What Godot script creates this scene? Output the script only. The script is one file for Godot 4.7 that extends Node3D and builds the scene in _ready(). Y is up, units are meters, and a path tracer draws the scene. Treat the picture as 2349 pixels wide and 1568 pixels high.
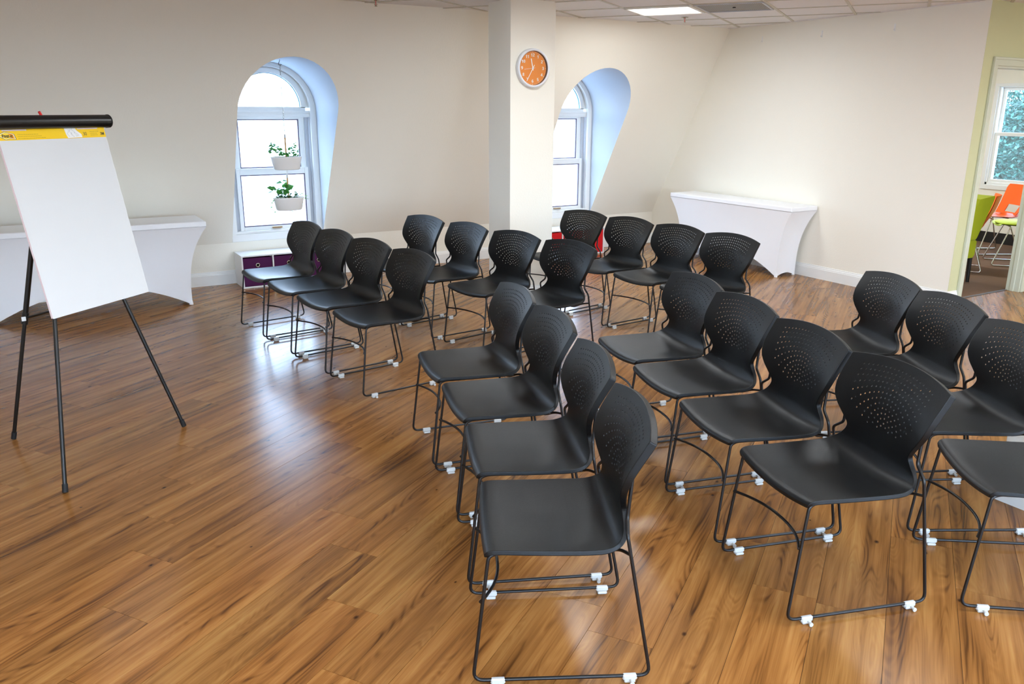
extends Node3D

# ---------------------------------------------------------------- constants
const HC := 2.5235            # ceiling height
const ZK := -8.179            # knee wall plane of the back wall
const HK := 0.3992            # top of the knee wall
const ZC := -7.0092           # where the slope meets the ceiling
const TH := 0.589155          # planks and ceiling grid are turned by this angle
const GRID := 0.6096
const WIN_X := [2.131, 5.488] # centres of the two arched windows
const WIN_R := 0.4515
const SPRING := 1.645
const PLANK_W := 0.2235
const PLANK_L := 1.22

var M := {}
var rng := RandomNumberGenerator.new()
var used := {}

# ---------------------------------------------------------------- helpers: nodes
func numbered(called: String) -> String:
	if not used.has(called):
		used[called] = 0
		return called
	used[called] += 1
	return "%s_%03d" % [called, used[called]]

func thing(called: String, label: String, category: String, at := Vector3.ZERO, turn := 0.0, group := "") -> Node3D:
	var o := Node3D.new()
	o.name = numbered(called)
	add_child(o, true)
	o.position = at
	o.rotation.y = turn
	tag(o, label, category, group)
	return o

func tag(o: Node, label: String, category: String, group := "") -> void:
	o.set_meta("label", label)
	o.set_meta("category", category)
	if group:
		o.set_meta("group", group)

func structure(called: String, label := "", category := "") -> Node3D:
	var o := Node3D.new()
	o.name = called
	add_child(o, true)
	o.set_meta("kind", "structure")
	if label:
		tag(o, label, category)
	return o

func mesh_node(called: String, mesh: Mesh, parent: Node, mat: Material = null) -> MeshInstance3D:
	var o := MeshInstance3D.new()
	o.name = called
	o.mesh = mesh
	if mat:
		o.material_override = mat
	parent.add_child(o, true)
	return o

func begin() -> SurfaceTool:
	var s := SurfaceTool.new()
	s.begin(Mesh.PRIMITIVE_TRIANGLES)
	s.set_smooth_group(-1)
	return s

func finish(s: SurfaceTool, mat: Material) -> ArrayMesh:
	s.generate_normals()
	var m := s.commit()
	m.surface_set_material(0, mat)
	return m

func part(called: String, s: SurfaceTool, mat: Material, parent: Node) -> MeshInstance3D:
	return mesh_node(called, finish(s, mat), parent)

func struct(called: String, s: SurfaceTool, mat: Material, label := "", category := "") -> MeshInstance3D:
	var o := part(called, s, mat, self)
	o.set_meta("kind", "structure")
	if label:
		tag(o, label, category)
	return o

# ---------------------------------------------------------------- helpers: shapes
func tri_out(s: SurfaceTool, a: Vector3, b: Vector3, c: Vector3, out: Vector3) -> void:
	if (c - a).cross(b - a).dot(out) < 0.0:
		s.add_vertex(a); s.add_vertex(c); s.add_vertex(b)
	else:
		s.add_vertex(a); s.add_vertex(b); s.add_vertex(c)

func quad_out(s: SurfaceTool, a: Vector3, b: Vector3, c: Vector3, d: Vector3, out: Vector3) -> void:
	tri_out(s, a, b, c, out)
	tri_out(s, a, c, d, out)

func cbox(s: SurfaceTool, c: Vector3, size: Vector3, bevel := 0.0, xf := Transform3D()) -> void:
	var h := size * 0.5
	var b := minf(bevel, minf(h.x, minf(h.y, h.z)) * 0.95)
	s.set_smooth_group(-1)
	var pt := func(sx: float, sy: float, sz: float, ax: int) -> Vector3:
		var v := Vector3(sx * (h.x - b), sy * (h.y - b), sz * (h.z - b))
		v[ax] = [sx, sy, sz][ax] * h[ax]
		return xf * (c + v)
	for ax in 3:
		var u := (ax + 1) % 3
		var w := (ax + 2) % 3
		for sg in [-1.0, 1.0]:
			var q := []
			for k in [[-1.0, -1.0], [1.0, -1.0], [1.0, 1.0], [-1.0, 1.0]]:
				var sv := [0.0, 0.0, 0.0]
				sv[ax] = sg; sv[u] = k[0]; sv[w] = k[1]
				q.append(pt.call(sv[0], sv[1], sv[2], ax))
			var o := Vector3.ZERO
			o[ax] = sg
			quad_out(s, q[0], q[1], q[2], q[3], xf.basis * o)
	if b <= 0.0:
		return
	for ax in 3:                      # the twelve chamfers
		var u := (ax + 1) % 3
		var w := (ax + 2) % 3
		for su in [-1.0, 1.0]:
			for sw in [-1.0, 1.0]:
				var q := []
				for k in [[-1.0, u], [1.0, u], [1.0, w], [-1.0, w]]:
					var sv := [0.0, 0.0, 0.0]
					sv[ax] = k[0]; sv[u] = su; sv[w] = sw
					q.append(pt.call(sv[0], sv[1], sv[2], k[1]))
				var o := Vector3.ZERO
				o[u] = su; o[w] = sw
				quad_out(s, q[0], q[1], q[2], q[3], xf.basis * o)
	for sx in [-1.0, 1.0]:
		for sy in [-1.0, 1.0]:
			for sz in [-1.0, 1.0]:
				tri_out(s, pt.call(sx, sy, sz, 0), pt.call(sx, sy, sz, 1), pt.call(sx, sy, sz, 2), xf.basis * Vector3(sx, sy, sz))

func box2(s: SurfaceTool, a: Vector3, b: Vector3, bevel := 0.0) -> void:
	cbox(s, (a + b) * 0.5, (b - a).abs(), bevel)

func tube(s: SurfaceTool, pts: Array, r: float, sides := 8, caps := true, r_end := -1.0) -> void:
	var n := pts.size()
	var rings := []
	var nrm := Vector3.ZERO
	for i in n:
		var t: Vector3
		if i == 0: t = pts[1] - pts[0]
		elif i == n - 1: t = pts[n - 1] - pts[n - 2]
		else: t = (pts[i + 1] - pts[i]).normalized() + (pts[i] - pts[i - 1]).normalized()
		t = t.normalized()
		if i == 0:
			nrm = t.cross(Vector3.UP if absf(t.y) < 0.9 else Vector3.RIGHT).normalized()
		else:
			nrm = (nrm - t * nrm.dot(t)).normalized()
		var bi := t.cross(nrm)
		var rr := r if r_end < 0.0 else lerpf(r, r_end, float(i) / (n - 1))
		var ring := []
		for k in sides:
			var a := TAU * k / sides
			ring.append(pts[i] + (nrm * cos(a) + bi * sin(a)) * rr)
		rings.append(ring)
	s.set_smooth_group(1)
	for i in n - 1:
		for k in sides:
			var k2 := (k + 1) % sides
			var mid: Vector3 = (rings[i][k] + rings[i][k2] + rings[i + 1][k] + rings[i + 1][k2]) * 0.25
			quad_out(s, rings[i][k], rings[i][k2], rings[i + 1][k2], rings[i + 1][k], mid - (pts[i] + pts[i + 1]) * 0.5)
	s.set_smooth_group(-1)
	if caps:
		for k in range(1, sides - 1):
			tri_out(s, rings[0][0], rings[0][k], rings[0][k + 1], pts[0] - pts[1])
			tri_out(s, rings[n - 1][0], rings[n - 1][k], rings[n - 1][k + 1], pts[n - 1] - pts[n - 2])

func rounded(pts: Array, radius: Variant, steps := 4) -> Array:       # polyline with filleted corners, one radius or a list
	var out := [pts[0]]
	for i in range(1, pts.size() - 1):
		var a: Vector3 = pts[i - 1]
		var p: Vector3 = pts[i]
		var c: Vector3 = pts[i + 1]
		var r: float = radius[i] if radius is Array else radius
		var d := minf(r, minf(a.distance_to(p), c.distance_to(p)) * 0.45)
		var p0 := p + (a - p).normalized() * d
		var p1 := p + (c - p).normalized() * d
		for k in steps + 1:
			var t := float(k) / steps
			out.append(p0.lerp(p, t).lerp(p.lerp(p1, t), t))
	out.append(pts[-1])
	return out

func prism(s: SurfaceTool, poly: PackedVector2Array, depth: float, xf := Transform3D(), smooth := false) -> void:
	var idx := Geometry2D.triangulate_polygon(poly)
	var area := 0.0
	for i in poly.size():
		area += poly[i].cross(poly[(i + 1) % poly.size()])
	s.set_smooth_group(-1)
	for i in range(0, idx.size(), 3):
		for z in [0.0, depth]:
			var q := []
			for k in 3:
				var p := poly[idx[i + k]]
				q.append(xf * Vector3(p.x, p.y, z))
			tri_out(s, q[0], q[1], q[2], xf.basis * Vector3(0, 0, -1.0 if z == 0.0 else 1.0) * signf(depth))
	s.set_smooth_group(2 if smooth else -1)
	for i in poly.size():
		var a := poly[i]
		var b := poly[(i + 1) % poly.size()]
		var o := (b - a).orthogonal() * (-1.0 if area > 0.0 else 1.0)
		o = Vector2((b - a).y, -(b - a).x) * (1.0 if area > 0.0 else -1.0)
		quad_out(s, xf * Vector3(a.x, a.y, 0), xf * Vector3(b.x, b.y, 0), xf * Vector3(b.x, b.y, depth), xf * Vector3(a.x, a.y, depth), xf.basis * Vector3(o.x, o.y, 0))
	s.set_smooth_group(-1)

func plan(pts: Array) -> PackedVector2Array:                   # footprint (x, z) for upright()
	return PackedVector2Array(pts)

func upright(s: SurfaceTool, foot: Array, y0: float, y1: float) -> void:   # extrude a footprint of Vector2(x, z) upwards
	var poly := PackedVector2Array()
	for p in foot:
		poly.append(Vector2(p.x, -p.y))
	prism(s, poly, y1 - y0, Transform3D(Basis(Vector3.RIGHT, -PI / 2), Vector3(0, y0, 0)))

func lathe(s: SurfaceTool, profile: Array, seg := 24, xf := Transform3D(), squash := Vector2.ONE, closed_bottom := true, smooth := true) -> void:
	s.set_smooth_group(3 if smooth else -1)
	var n := profile.size()
	for i in n - 1:
		for k in seg:
			var q := []
			for e in [[i, k], [i, k + 1], [i + 1, k + 1], [i + 1, k]]:
				var a: float = TAU * e[1] / seg
				var p: Vector2 = profile[e[0]]
				q.append(xf * Vector3(cos(a) * p.x * squash.x, p.y, sin(a) * p.x * squash.y))
			var d: Vector2 = profile[i + 1] - profile[i]
			var am: float = TAU * (k + 0.5) / seg
			var o := Vector3(cos(am) * d.y, -d.x, sin(am) * d.y)
			if profile[i].x > 1e-6:
				tri_out(s, q[0], q[1], q[2], xf.basis * o)
			if profile[i + 1].x > 1e-6:
				tri_out(s, q[0], q[2], q[3], xf.basis * o)
	s.set_smooth_group(-1)

func disc_poly(r: float, n: int, c := Vector2.ZERO) -> PackedVector2Array:
	var p := PackedVector2Array()
	for k in n:
		p.append(c + Vector2(cos(TAU * k / n), sin(TAU * k / n)) * r)
	return p

func ring_sector(r0: float, r1: float, a0: float, a1: float, n: int, c := Vector2.ZERO) -> PackedVector2Array:
	var p := PackedVector2Array()
	for k in n + 1:
		var a := lerpf(a0, a1, float(k) / n)
		p.append(c + Vector2(cos(a), sin(a)) * r1)
	for k in n + 1:
		var a := lerpf(a1, a0, float(k) / n)
		p.append(c + Vector2(cos(a), sin(a)) * r0)
	return p

func rect_poly(a: Vector2, b: Vector2) -> PackedVector2Array:
	return PackedVector2Array([a, Vector2(b.x, a.y), b, Vector2(a.x, b.y)])

func ramp(v: float, stops: Array) -> Color:
	for i in range(1, stops.size()):
		if v <= stops[i][0] or i == stops.size() - 1:
			var t := clampf((v - stops[i - 1][0]) / (stops[i][0] - stops[i - 1][0]), 0.0, 1.0)
			return stops[i - 1][1].lerp(stops[i][1], t)
	return stops[0][1]

# ---------------------------------------------------------------- materials
func mat(c: Color, rough := 0.6, metal := 0.0) -> StandardMaterial3D:
	var m := StandardMaterial3D.new()
	m.albedo_color = c
	m.roughness = rough
	m.metallic = metal
	return m

func noise(seed_: int, freq: float, octaves := 3) -> FastNoiseLite:
	var n := FastNoiseLite.new()
	n.noise_type = FastNoiseLite.TYPE_SIMPLEX_SMOOTH
	n.seed = seed_
	n.frequency = freq
	n.fractal_octaves = octaves
	return n

func noise_tex(seed_: int, freq: float, size := 256, normal := false, strength := 4.0) -> NoiseTexture2D:
	var t := NoiseTexture2D.new()
	t.width = size
	t.height = size
	t.seamless = true
	t.noise = noise(seed_, freq, 4)
	t.as_normal_map = normal
	t.bump_strength = strength
	return t

func grained(m: StandardMaterial3D, seed_: int, freq: float, strength: float, scale: float, amount := 1.0) -> StandardMaterial3D:
	m.normal_enabled = true
	m.normal_texture = noise_tex(seed_, freq, 256, true, strength)
	m.normal_scale = amount
	m.uv1_triplanar = true
	m.uv1_scale = Vector3.ONE * scale
	return m

func wood_image() -> Image:
	var w := 2048
	var h := 936
	var im := Image.create_empty(w, h, false, Image.FORMAT_RGB8)
	var n1 := noise(11, 1.0, 2)
	var n2 := noise(12, 1.0, 2)
	var n3 := noise(13, 1.0, 2)
	var n4 := noise(14, 1.0, 2)
	var stops := [[0.0, Color8(58, 36, 20)], [0.28, Color8(102, 65, 33)], [0.5, Color8(148, 98, 49)], [0.72, Color8(176, 123, 66)], [1.0, Color8(202, 153, 92)]]
	var lut := []
	for i in 256:
		lut.append(ramp(i / 255.0, stops))
	for j in h:
		var y := j / 840.0
		for i in w:
			var x := i / 840.0
			var wob := n2.get_noise_2d(x * 2.6, y * 16.0)
			var f := n1.get_noise_2d(x * 0.75 + 7.0, y * 6.5) + 0.07 * wob
			var rings := sin(f * 34.0)
			var vein := clampf(rings, 0.0, 1.0)
			var fib := n3.get_noise_2d(x * 3.2, y * 170.0)
			var streak := n3.get_noise_2d(x * 0.75 + 40.0, y * 26.0)
			var tone := n4.get_noise_2d(x * 0.9, y * 9.0)
			var flame := clampf(n4.get_noise_2d(x * 0.6 + 60.0, y * 11.0) * 2.2 - 0.3, 0.0, 1.0)
			var v := 0.63 + 0.20 * tone - 0.20 * vein * vein * (0.5 + 0.7 * wob) + 0.05 * rings + 0.07 * fib + 0.18 * streak - flame * (0.15 + 0.12 * rings)
			im.set_pixel(i, j, lut[int(clampf(v, 0.0, 1.0) * 255.0)])
	# a few small knots
	var r := RandomNumberGenerator.new()
	r.seed = 5
	for k in 7:
		var cx := r.randi_range(20, w - 20)
		var cy := r.randi_range(12, h - 12)
		var kr := r.randf_range(3.0, 6.5)
		for dy in range(-10, 11):
			for dx in range(-18, 19):
				var d := sqrt(dx * dx * 0.4 + dy * dy) / kr
				if d < 1.4:
					var c := im.get_pixel(cx + dx, cy + dy)
					im.set_pixel(cx + dx, cy + dy, c.lerp(Color8(48, 28, 16), 0.8 * clampf(1.4 - d, 0.0, 1.0)))
	im.generate_mipmaps()
	return im

func make_materials() -> void:
	M.wall = grained(mat(Color8(246, 241, 227), 0.85), 21, 0.06, 3.0, 3.0, 0.1)
	M.sage = grained(mat(Color8(206, 206, 162), 0.85), 21, 0.06, 3.0, 3.0, 0.1)
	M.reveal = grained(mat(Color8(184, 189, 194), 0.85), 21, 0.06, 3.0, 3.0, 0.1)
	M.trim = mat(Color8(240, 240, 236), 0.35)
	M.trim_gray = mat(Color8(196, 200, 206), 0.4)
	M.gasket = mat(Color8(112, 102, 122), 0.5)
	M.brass = mat(Color8(165, 132, 92), 0.4, 0.3)
	M.tile = grained(mat(Color8(250, 246, 242), 0.95), 31, 0.25, 8.0, 4.0, 0.7)
	M.grid = mat(Color8(206, 200, 184), 0.6)
	M.dark_gap = mat(Color8(34, 24, 16), 0.9)
	M.carpet = grained(mat(Color8(122, 94, 76), 1.0), 41, 0.3, 12.0, 6.0)
	M.carpet.albedo_texture = noise_speckle(42, Color8(176, 134, 102), Color8(96, 70, 52))
	M.carpet.albedo_color = Color.WHITE
	M.black_base = mat(Color8(22, 20, 19), 0.5)
	M.shell = grained(mat(Color8(15, 17, 18), 0.4), 51, 0.35, 6.0, 9.0, 0.22)
	M.shell.metallic_specular = 0.4
	M.rod = mat(Color8(12, 12, 13), 0.38)
	M.glide = mat(Color8(196, 197, 194), 0.35)
	M.cloth = grained(mat(Color8(249, 249, 250), 0.9), 61, 0.5, 5.0, 12.0, 0.25)
	M.laminate = mat(Color8(240, 240, 240), 0.3)
	M.purple = grained(mat(Color8(84, 24, 80), 0.95), 62, 0.5, 8.0, 14.0, 0.6)
	M.red = grained(mat(Color8(222, 16, 24), 0.95), 62, 0.5, 8.0, 14.0, 0.6)
	M.steel = mat(Color8(196, 190, 176), 0.25, 1.0)
	M.chrome = mat(Color8(214, 214, 214), 0.12, 1.0)
	M.hole = mat(Color8(10, 8, 8), 0.9)
	M.black_metal = mat(Color8(12, 13, 13), 0.32, 0.0)
	M.rubber = mat(Color8(16, 16, 16), 0.7)
	M.paper = mat(Color8(220, 220, 217), 0.9)
	M.card = mat(Color8(226, 205, 205), 0.9)
	M.yellow = mat(Color8(255, 208, 8), 0.6)
	M.logo_dark = mat(Color8(40, 44, 42), 0.6)
	M.logo_gray = mat(Color8(120, 110, 60), 0.7)
	M.small_print = mat(Color8(196, 164, 40), 0.7)
	M.logo_orange = mat(Color8(246, 168, 36), 0.6)
	M.logo_yellow = mat(Color8(250, 214, 60), 0.6)
	M.white_ink = mat(Color8(245, 245, 240), 0.6)
	M.pencil = mat(Color8(160, 160, 166), 0.7)
	M.red_plastic = mat(Color8(216, 40, 36), 0.4)
	M.clock_rim = mat(Color8(236, 238, 242), 0.3)
	M.clock_face = mat(Color8(240, 146, 66), 0.6)
	M.pot = mat(Color8(244, 242, 238), 0.45)
	M.dowel = mat(Color8(206, 158, 96), 0.6)
	M.soil = mat(Color8(44, 32, 24), 1.0)
	M.leaf = mat(Color8(72, 140, 62), 0.5)
	M.leaf.backlight_enabled = true
	M.leaf.backlight = Color(0.12, 0.3, 0.06)
	M.leaf_dark = mat(Color8(48, 96, 58), 0.5)
	M.leaf_dark.backlight_enabled = true
	M.leaf_dark.backlight = Color(0.06, 0.16, 0.05)
	M.leaf_light = mat(Color8(120, 184, 84), 0.5)
	M.leaf_light.backlight_enabled = true
	M.leaf_light.backlight = Color(0.2, 0.4, 0.1)
	M.stem = mat(Color8(92, 130, 66), 0.7)
	M.orange = mat(Color8(250, 104, 14), 0.4)
	M.lime = mat(Color8(204, 222, 92), 0.6)
	M.chartreuse = grained(mat(Color8(168, 176, 12), 0.95), 62, 0.5, 8.0, 10.0, 0.6)
	M.glass = mat(Color(1, 1, 1, 0.04), 0.0)
	M.glass.transparency = BaseMaterial3D.TRANSPARENCY_ALPHA
	M.lamp = mat(Color(1, 1, 1), 0.5)
	M.lamp.emission_enabled = true
	M.lamp.emission = Color(1.0, 0.98, 0.94)
	M.lamp.emission_energy_multiplier = 2.4
	M.vent = mat(Color8(168, 164, 156), 0.6)
	M.vent.albedo_texture = vent_texture()
	M.vent.uv1_scale = Vector3(1, 1, 1)
	M.concrete = mat(Color8(206, 208, 212), 0.95)
	M.facade = mat(Color8(222, 218, 222), 0.9)
	M.facade_white = mat(Color8(244, 245, 248), 0.9)
	M.facade_gray = mat(Color8(206, 212, 220), 0.9)
	M.pane_far = mat(Color8(190, 204, 220), 0.2)
	M.pole = mat(Color8(166, 182, 208), 0.7)
	M.bark = mat(Color8(70, 56, 44), 0.9)
	M.tree_leaf = mat(Color8(40, 84, 70), 0.6)
	M.tree_leaf.vertex_color_use_as_albedo = true
	M.tree_leaf.cull_mode = BaseMaterial3D.CULL_DISABLED
	var wood := ImageTexture.create_from_image(wood_image())
	M.wood = []
	for c in [Color(0.92, 0.92, 0.92), Color(0.89, 0.88, 0.87), Color(0.93, 0.91, 0.89), Color(0.86, 0.85, 0.84), Color(0.9, 0.91, 0.91)]:
		var m := mat(c, 0.22)
		m.albedo_texture = wood
		m.metallic_specular = 0.36
		M.wood.append(m)

func noise_speckle(seed_: int, a: Color, b: Color) -> NoiseTexture2D:
	var t := noise_tex(seed_, 0.3)
	var g := Gradient.new()
	g.set_color(0, b)
	g.set_color(1, a)
	t.color_ramp = g
	return t

func vent_texture() -> ImageTexture:
	var im := Image.create_empty(256, 256, false, Image.FORMAT_RGB8)
	im.fill(Color(1, 1, 1))
	for j in range(2, 254, 8):
		for i in range(2, 254, 8):
			im.fill_rect(Rect2i(i, j, 5, 5), Color(0.55, 0.54, 0.52))
	return ImageTexture.create_from_image(im)

# ---------------------------------------------------------------- the room
func build_floor() -> void:
	var floor_ := structure("floor")
	floor_.rotation.y = TH
	floor_.name = "floor"
	# the room's footprint in the planks' own axes
	var room := PackedVector2Array()
	var inv := Basis(Vector3.UP, TH).inverse()
	for p in [Vector2(-3.2, ZK), Vector2(6.957, ZK), Vector2(6.9065, -4.09), Vector2(7.106, -4.09), Vector2(7.106, -4.195), Vector2(8.085, -4.195), Vector2(8.085, -4.09), Vector2(9.8, -4.09), Vector2(9.8, 2.6), Vector2(-3.2, 2.6)]:
		var v: Vector3 = inv * Vector3(p.x, 0, p.y)
		room.append(Vector2(v.x, v.z))
	var sub := begin()
	var sub_poly := []
	for p in room: sub_poly.append(p)
	upright(sub, sub_poly, -0.12, -0.0035)
	part("subfloor", sub, M.dark_gap, floor_)
	# shared meshes of whole planks
	var whole := []
	for k in 14:
		whole.append(plank_mesh(rect_poly(Vector2.ZERO, Vector2(PLANK_L - 0.0013, PLANK_W - 0.0013)), Vector2(rng.randf(), rng.randf()), k % 2 == 0, M.wood[k % M.wood.size()]))
	var eye := Vector2.ZERO
	var all := []
	for i in range(-60, 60):
		var z0 := -0.1075 + i * PLANK_W
		var shift := fposmod(i * 0.437 + 0.31 * ((i * 7) % 3), 1.0) * PLANK_L
		if i == 0: shift = fposmod(2.725, PLANK_L)
		if i == -3: shift = fposmod(2.224, PLANK_L)
		for j in range(-12, 14):
			var x0 := j * PLANK_L + shift
			var r := rect_poly(Vector2(x0, z0), Vector2(x0 + PLANK_L - 0.0013, z0 + PLANK_W - 0.0013))
			var cut := Geometry2D.intersect_polygons(r, room)
			for c in cut:
				var mid := Vector2.ZERO
				for p in c: mid += p / c.size()
				var area := 0.0
				for q in c.size(): area += c[q].cross(c[(q + 1) % c.size()]) * 0.5
				var world := Basis(Vector3.UP, TH) * Vector3(mid.x, 0, mid.y)
				var ahead := Vector2(world.x, -world.z).rotated(0.0)
				var ang := atan2(world.x, -world.z) - deg_to_rad(30.7)
				var dist := Vector2(world.x, world.z).length()
				var seen := absf(wrapf(ang, -PI, PI)) < 0.66 and dist > 1.6
				all.append({"poly": c, "whole": absf(absf(area) - (PLANK_L - 0.0013) * (PLANK_W - 0.0013)) < 1e-4, "at": Vector2(x0, z0), "key": dist + (0.0 if seen else 100.0)})
	all.sort_custom(func(a, b): return a.key < b.key)
	var rest := begin()
	for k in all.size():
		var d = all[k]
		if k < 296:
			if d.whole:
				var o := mesh_node("plank", whole[rng.randi() % whole.size()], floor_)
				o.position = Vector3(d.at.x, 0, d.at.y)
			else:
				mesh_node("plank", plank_mesh(d.poly, Vector2(rng.randf(), rng.randf()), false, M.wood[rng.randi() % M.wood.size()]), floor_)
		else:
			add_plank(rest, d.poly, Vector2(rng.randf(), rng.randf()), false)
	var o := part("far_planks", rest, M.wood[0], floor_)
	o.set_meta("kind", "stuff")

func add_plank(s: SurfaceTool, poly: PackedVector2Array, off: Vector2, flip: bool) -> void:
	var area := 0.0
	for i in poly.size(): area += poly[i].cross(poly[(i + 1) % poly.size()])
	var idx := Geometry2D.triangulate_polygon(poly)
	s.set_smooth_group(-1)
	var o: Vector2 = poly[0]
	off = Vector2(0.505 + 0.49 * off.x, 0.205 + 0.79 * off.y) if flip else Vector2(0.49 * off.x, 0.79 * off.y)
	var uv := func(p: Vector2) -> Vector2:
		var q := (p - o) * (-1.0 if flip else 1.0)
		return Vector2(q.x / 2.438, q.y / 1.114) + off
	var put := func(a: Vector3, b: Vector3, c: Vector3, out: Vector3) -> void:
		var t := [a, b, c]
		if (c - a).cross(b - a).dot(out) < 0.0: t = [a, c, b]
		for v in t:
			s.set_uv(uv.call(Vector2(v.x, v.z)))
			s.add_vertex(v)
	for i in range(0, idx.size(), 3):
		var a := poly[idx[i]]
		var b := poly[idx[i + 1]]
		var c := poly[idx[i + 2]]
		put.call(Vector3(a.x, 0, a.y), Vector3(b.x, 0, b.y), Vector3(c.x, 0, c.y), Vector3.UP)
	for i in poly.size():
		var a := poly[i]
		var b := poly[(i + 1) % poly.size()]
		var n := Vector2((b - a).y, -(b - a).x) * signf(area)
		var out := Vector3(n.x, 0, n.y)
		put.call(Vector3(a.x, 0, a.y), Vector3(b.x, 0, b.y), Vector3(b.x, -0.004, b.y), out)
		put.call(Vector3(a.x, 0, a.y), Vector3(b.x, -0.004, b.y), Vector3(a.x, -0.004, a.y), out)

func plank_mesh(poly: PackedVector2Array, off: Vector2, flip: bool, m: Material) -> ArrayMesh:
	var s := begin()
	add_plank(s, poly, off, flip)
	return finish(s, m)

func z_slope(y: float) -> float:
	return ZK + (y - HK) / (HC - HK) * (ZC - ZK)

func arch(xc: float, r: float, y0: float, ys: float, n := 24) -> Array:    # up the left side, over the arch, down the right side
	var p := [Vector2(xc - r, y0)]
	for k in n + 1:
		var a := PI - PI * k / n
		p.append(Vector2(xc + cos(a) * r, ys + sin(a) * r))
	p.append(Vector2(xc + r, y0))
	return p

func build_walls() -> void:
	# back wall: the sloped ceiling-wall with two arched cut-outs, its reveals, the knee wall
	var s := begin()
	var outline := PackedVector2Array()
	outline.append(Vector2(-3.2, HK))
	for xc in WIN_X:
		for p in arch(xc, WIN_R, HK, SPRING - 0.01): outline.append(p)
	outline.append(Vector2(6.957, HK))
	outline.append(Vector2(6.943, HC + 0.05))
	outline.append(Vector2(-3.2, HC + 0.05))
	var idx := Geometry2D.triangulate_polygon(outline)
	for i in range(0, idx.size(), 3):
		var q := []
		for k in 3:
			var p := outline[idx[i + k]]
			q.append(Vector3(p.x, p.y, z_slope(p.y)))
		tri_out(s, q[0], q[1], q[2], Vector3(0, -0.4, 1))
	struct("wall_back_slope", s, M.wall)
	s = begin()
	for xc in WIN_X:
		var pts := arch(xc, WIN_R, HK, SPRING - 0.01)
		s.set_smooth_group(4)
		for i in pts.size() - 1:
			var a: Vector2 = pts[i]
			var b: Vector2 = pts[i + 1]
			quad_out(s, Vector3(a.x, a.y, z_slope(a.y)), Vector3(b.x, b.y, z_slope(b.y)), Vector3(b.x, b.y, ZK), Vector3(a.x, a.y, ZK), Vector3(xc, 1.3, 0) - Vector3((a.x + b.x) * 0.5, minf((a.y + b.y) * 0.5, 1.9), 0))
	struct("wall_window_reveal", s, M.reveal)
	s = begin()
	box2(s, Vector3(-3.2, 0, ZK - 0.2), Vector3(6.957, HK + 0.012, ZK))
	var xs := [-3.2, WIN_X[0] - WIN_R, WIN_X[0] + WIN_R, WIN_X[1] - WIN_R, WIN_X[1] + WIN_R, 7.1]
	for k in [0, 2, 4]:
		box2(s, Vector3(xs[k], HK, ZK - 0.2), Vector3(xs[k + 1], HC + 0.3, ZK - 0.001))
	for xc in WIN_X:
		var poly := PackedVector2Array()
		for p in arch(xc, WIN_R, SPRING - 0.01, SPRING - 0.01): poly.append(p)
		poly.remove_at(0)
		poly.remove_at(poly.size() - 1)
		poly.append(Vector2(xc + WIN_R, HC + 0.3))
		poly.append(Vector2(xc - WIN_R, HC + 0.3))
		prism(s, poly, 0.199, Transform3D(Basis(), Vector3(0, 0, ZK - 0.2)))
	struct("wall_back", s, M.wall)
	# right wall, a little out of square, and the sage wall with the doorway
	s = begin()
	upright(s, [Vector2(6.9575, -8.38), Vector2(6.9068, -4.0916), Vector2(7.02, -4.0916), Vector2(7.07, -8.38)], -0.1, HC + 0.3)
	struct("wall_right", s, M.wall)
	s = begin()
	upright(s, [Vector2(6.9066, -4.09), Vector2(7.106, -4.09), Vector2(7.106, -4.21), Vector2(7.021, -4.21), Vector2(7.021, -4.0914), Vector2(6.9066, -4.0914)], -0.1, HC + 0.3)
	upright(s, [Vector2(8.085, -4.09), Vector2(11.0, -4.09), Vector2(11.0, -4.21), Vector2(8.085, -4.21)], -0.1, HC + 0.3)
	box2(s, Vector3(7.106, 2.03, -4.21), Vector3(8.085, HC + 0.3, -4.09))
	struct("wall_door", s, M.sage)
	# the sides the photograph does not show
	s = begin()
	box2(s, Vector3(-3.4, -0.1, -8.38), Vector3(-3.2, HC + 0.3, 2.8))
	struct("wall_left", s, M.wall)
	s = begin()
	box2(s, Vector3(-3.4, -0.1, 2.6), Vector3(10.0, 0.55, 2.8))
	box2(s, Vector3(-3.4, 2.4, 2.6), Vector3(10.0, HC + 0.3, 2.8))
	for k in 7:
		box2(s, Vector3(-3.4 + 2.2 * k, 0.55, 2.6), Vector3(-3.2 + 2.2 * k + (2.0 if k in [4, 5] else 0.0), 2.4, 2.8))
	struct("wall_front", s, M.wall)
	for k in 4:                         # daylight comes in behind the photographer
		var w := structure("window_%d" % (4 + k))
		s = begin()
		var xa := -3.2 + 2.2 * k
		var xb := xa + 2.0
		for q in [[xa, 0.55, xa + 0.05, 2.4], [xb - 0.05, 0.55, xb, 2.4], [xa + 0.05, 0.55, xb - 0.05, 0.6], [xa + 0.05, 2.35, xb - 0.05, 2.4], [xa + 0.98, 0.6, xa + 1.02, 2.35]]:
			box2(s, Vector3(q[0], q[1], 2.66), Vector3(q[2], q[3], 2.72), 0.004)
		part("frame", s, M.trim, w)
		s = begin()
		box2(s, Vector3(xa + 0.05, 0.6, 2.688), Vector3(xb - 0.05, 2.35, 2.692))
		part("pane", s, M.glass, w)
	s = begin()
	box2(s, Vector3(9.8, -0.1, -4.09), Vector3(10.0, HC + 0.3, 2.8))
	struct("wall_far_right", s, M.wall)
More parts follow.
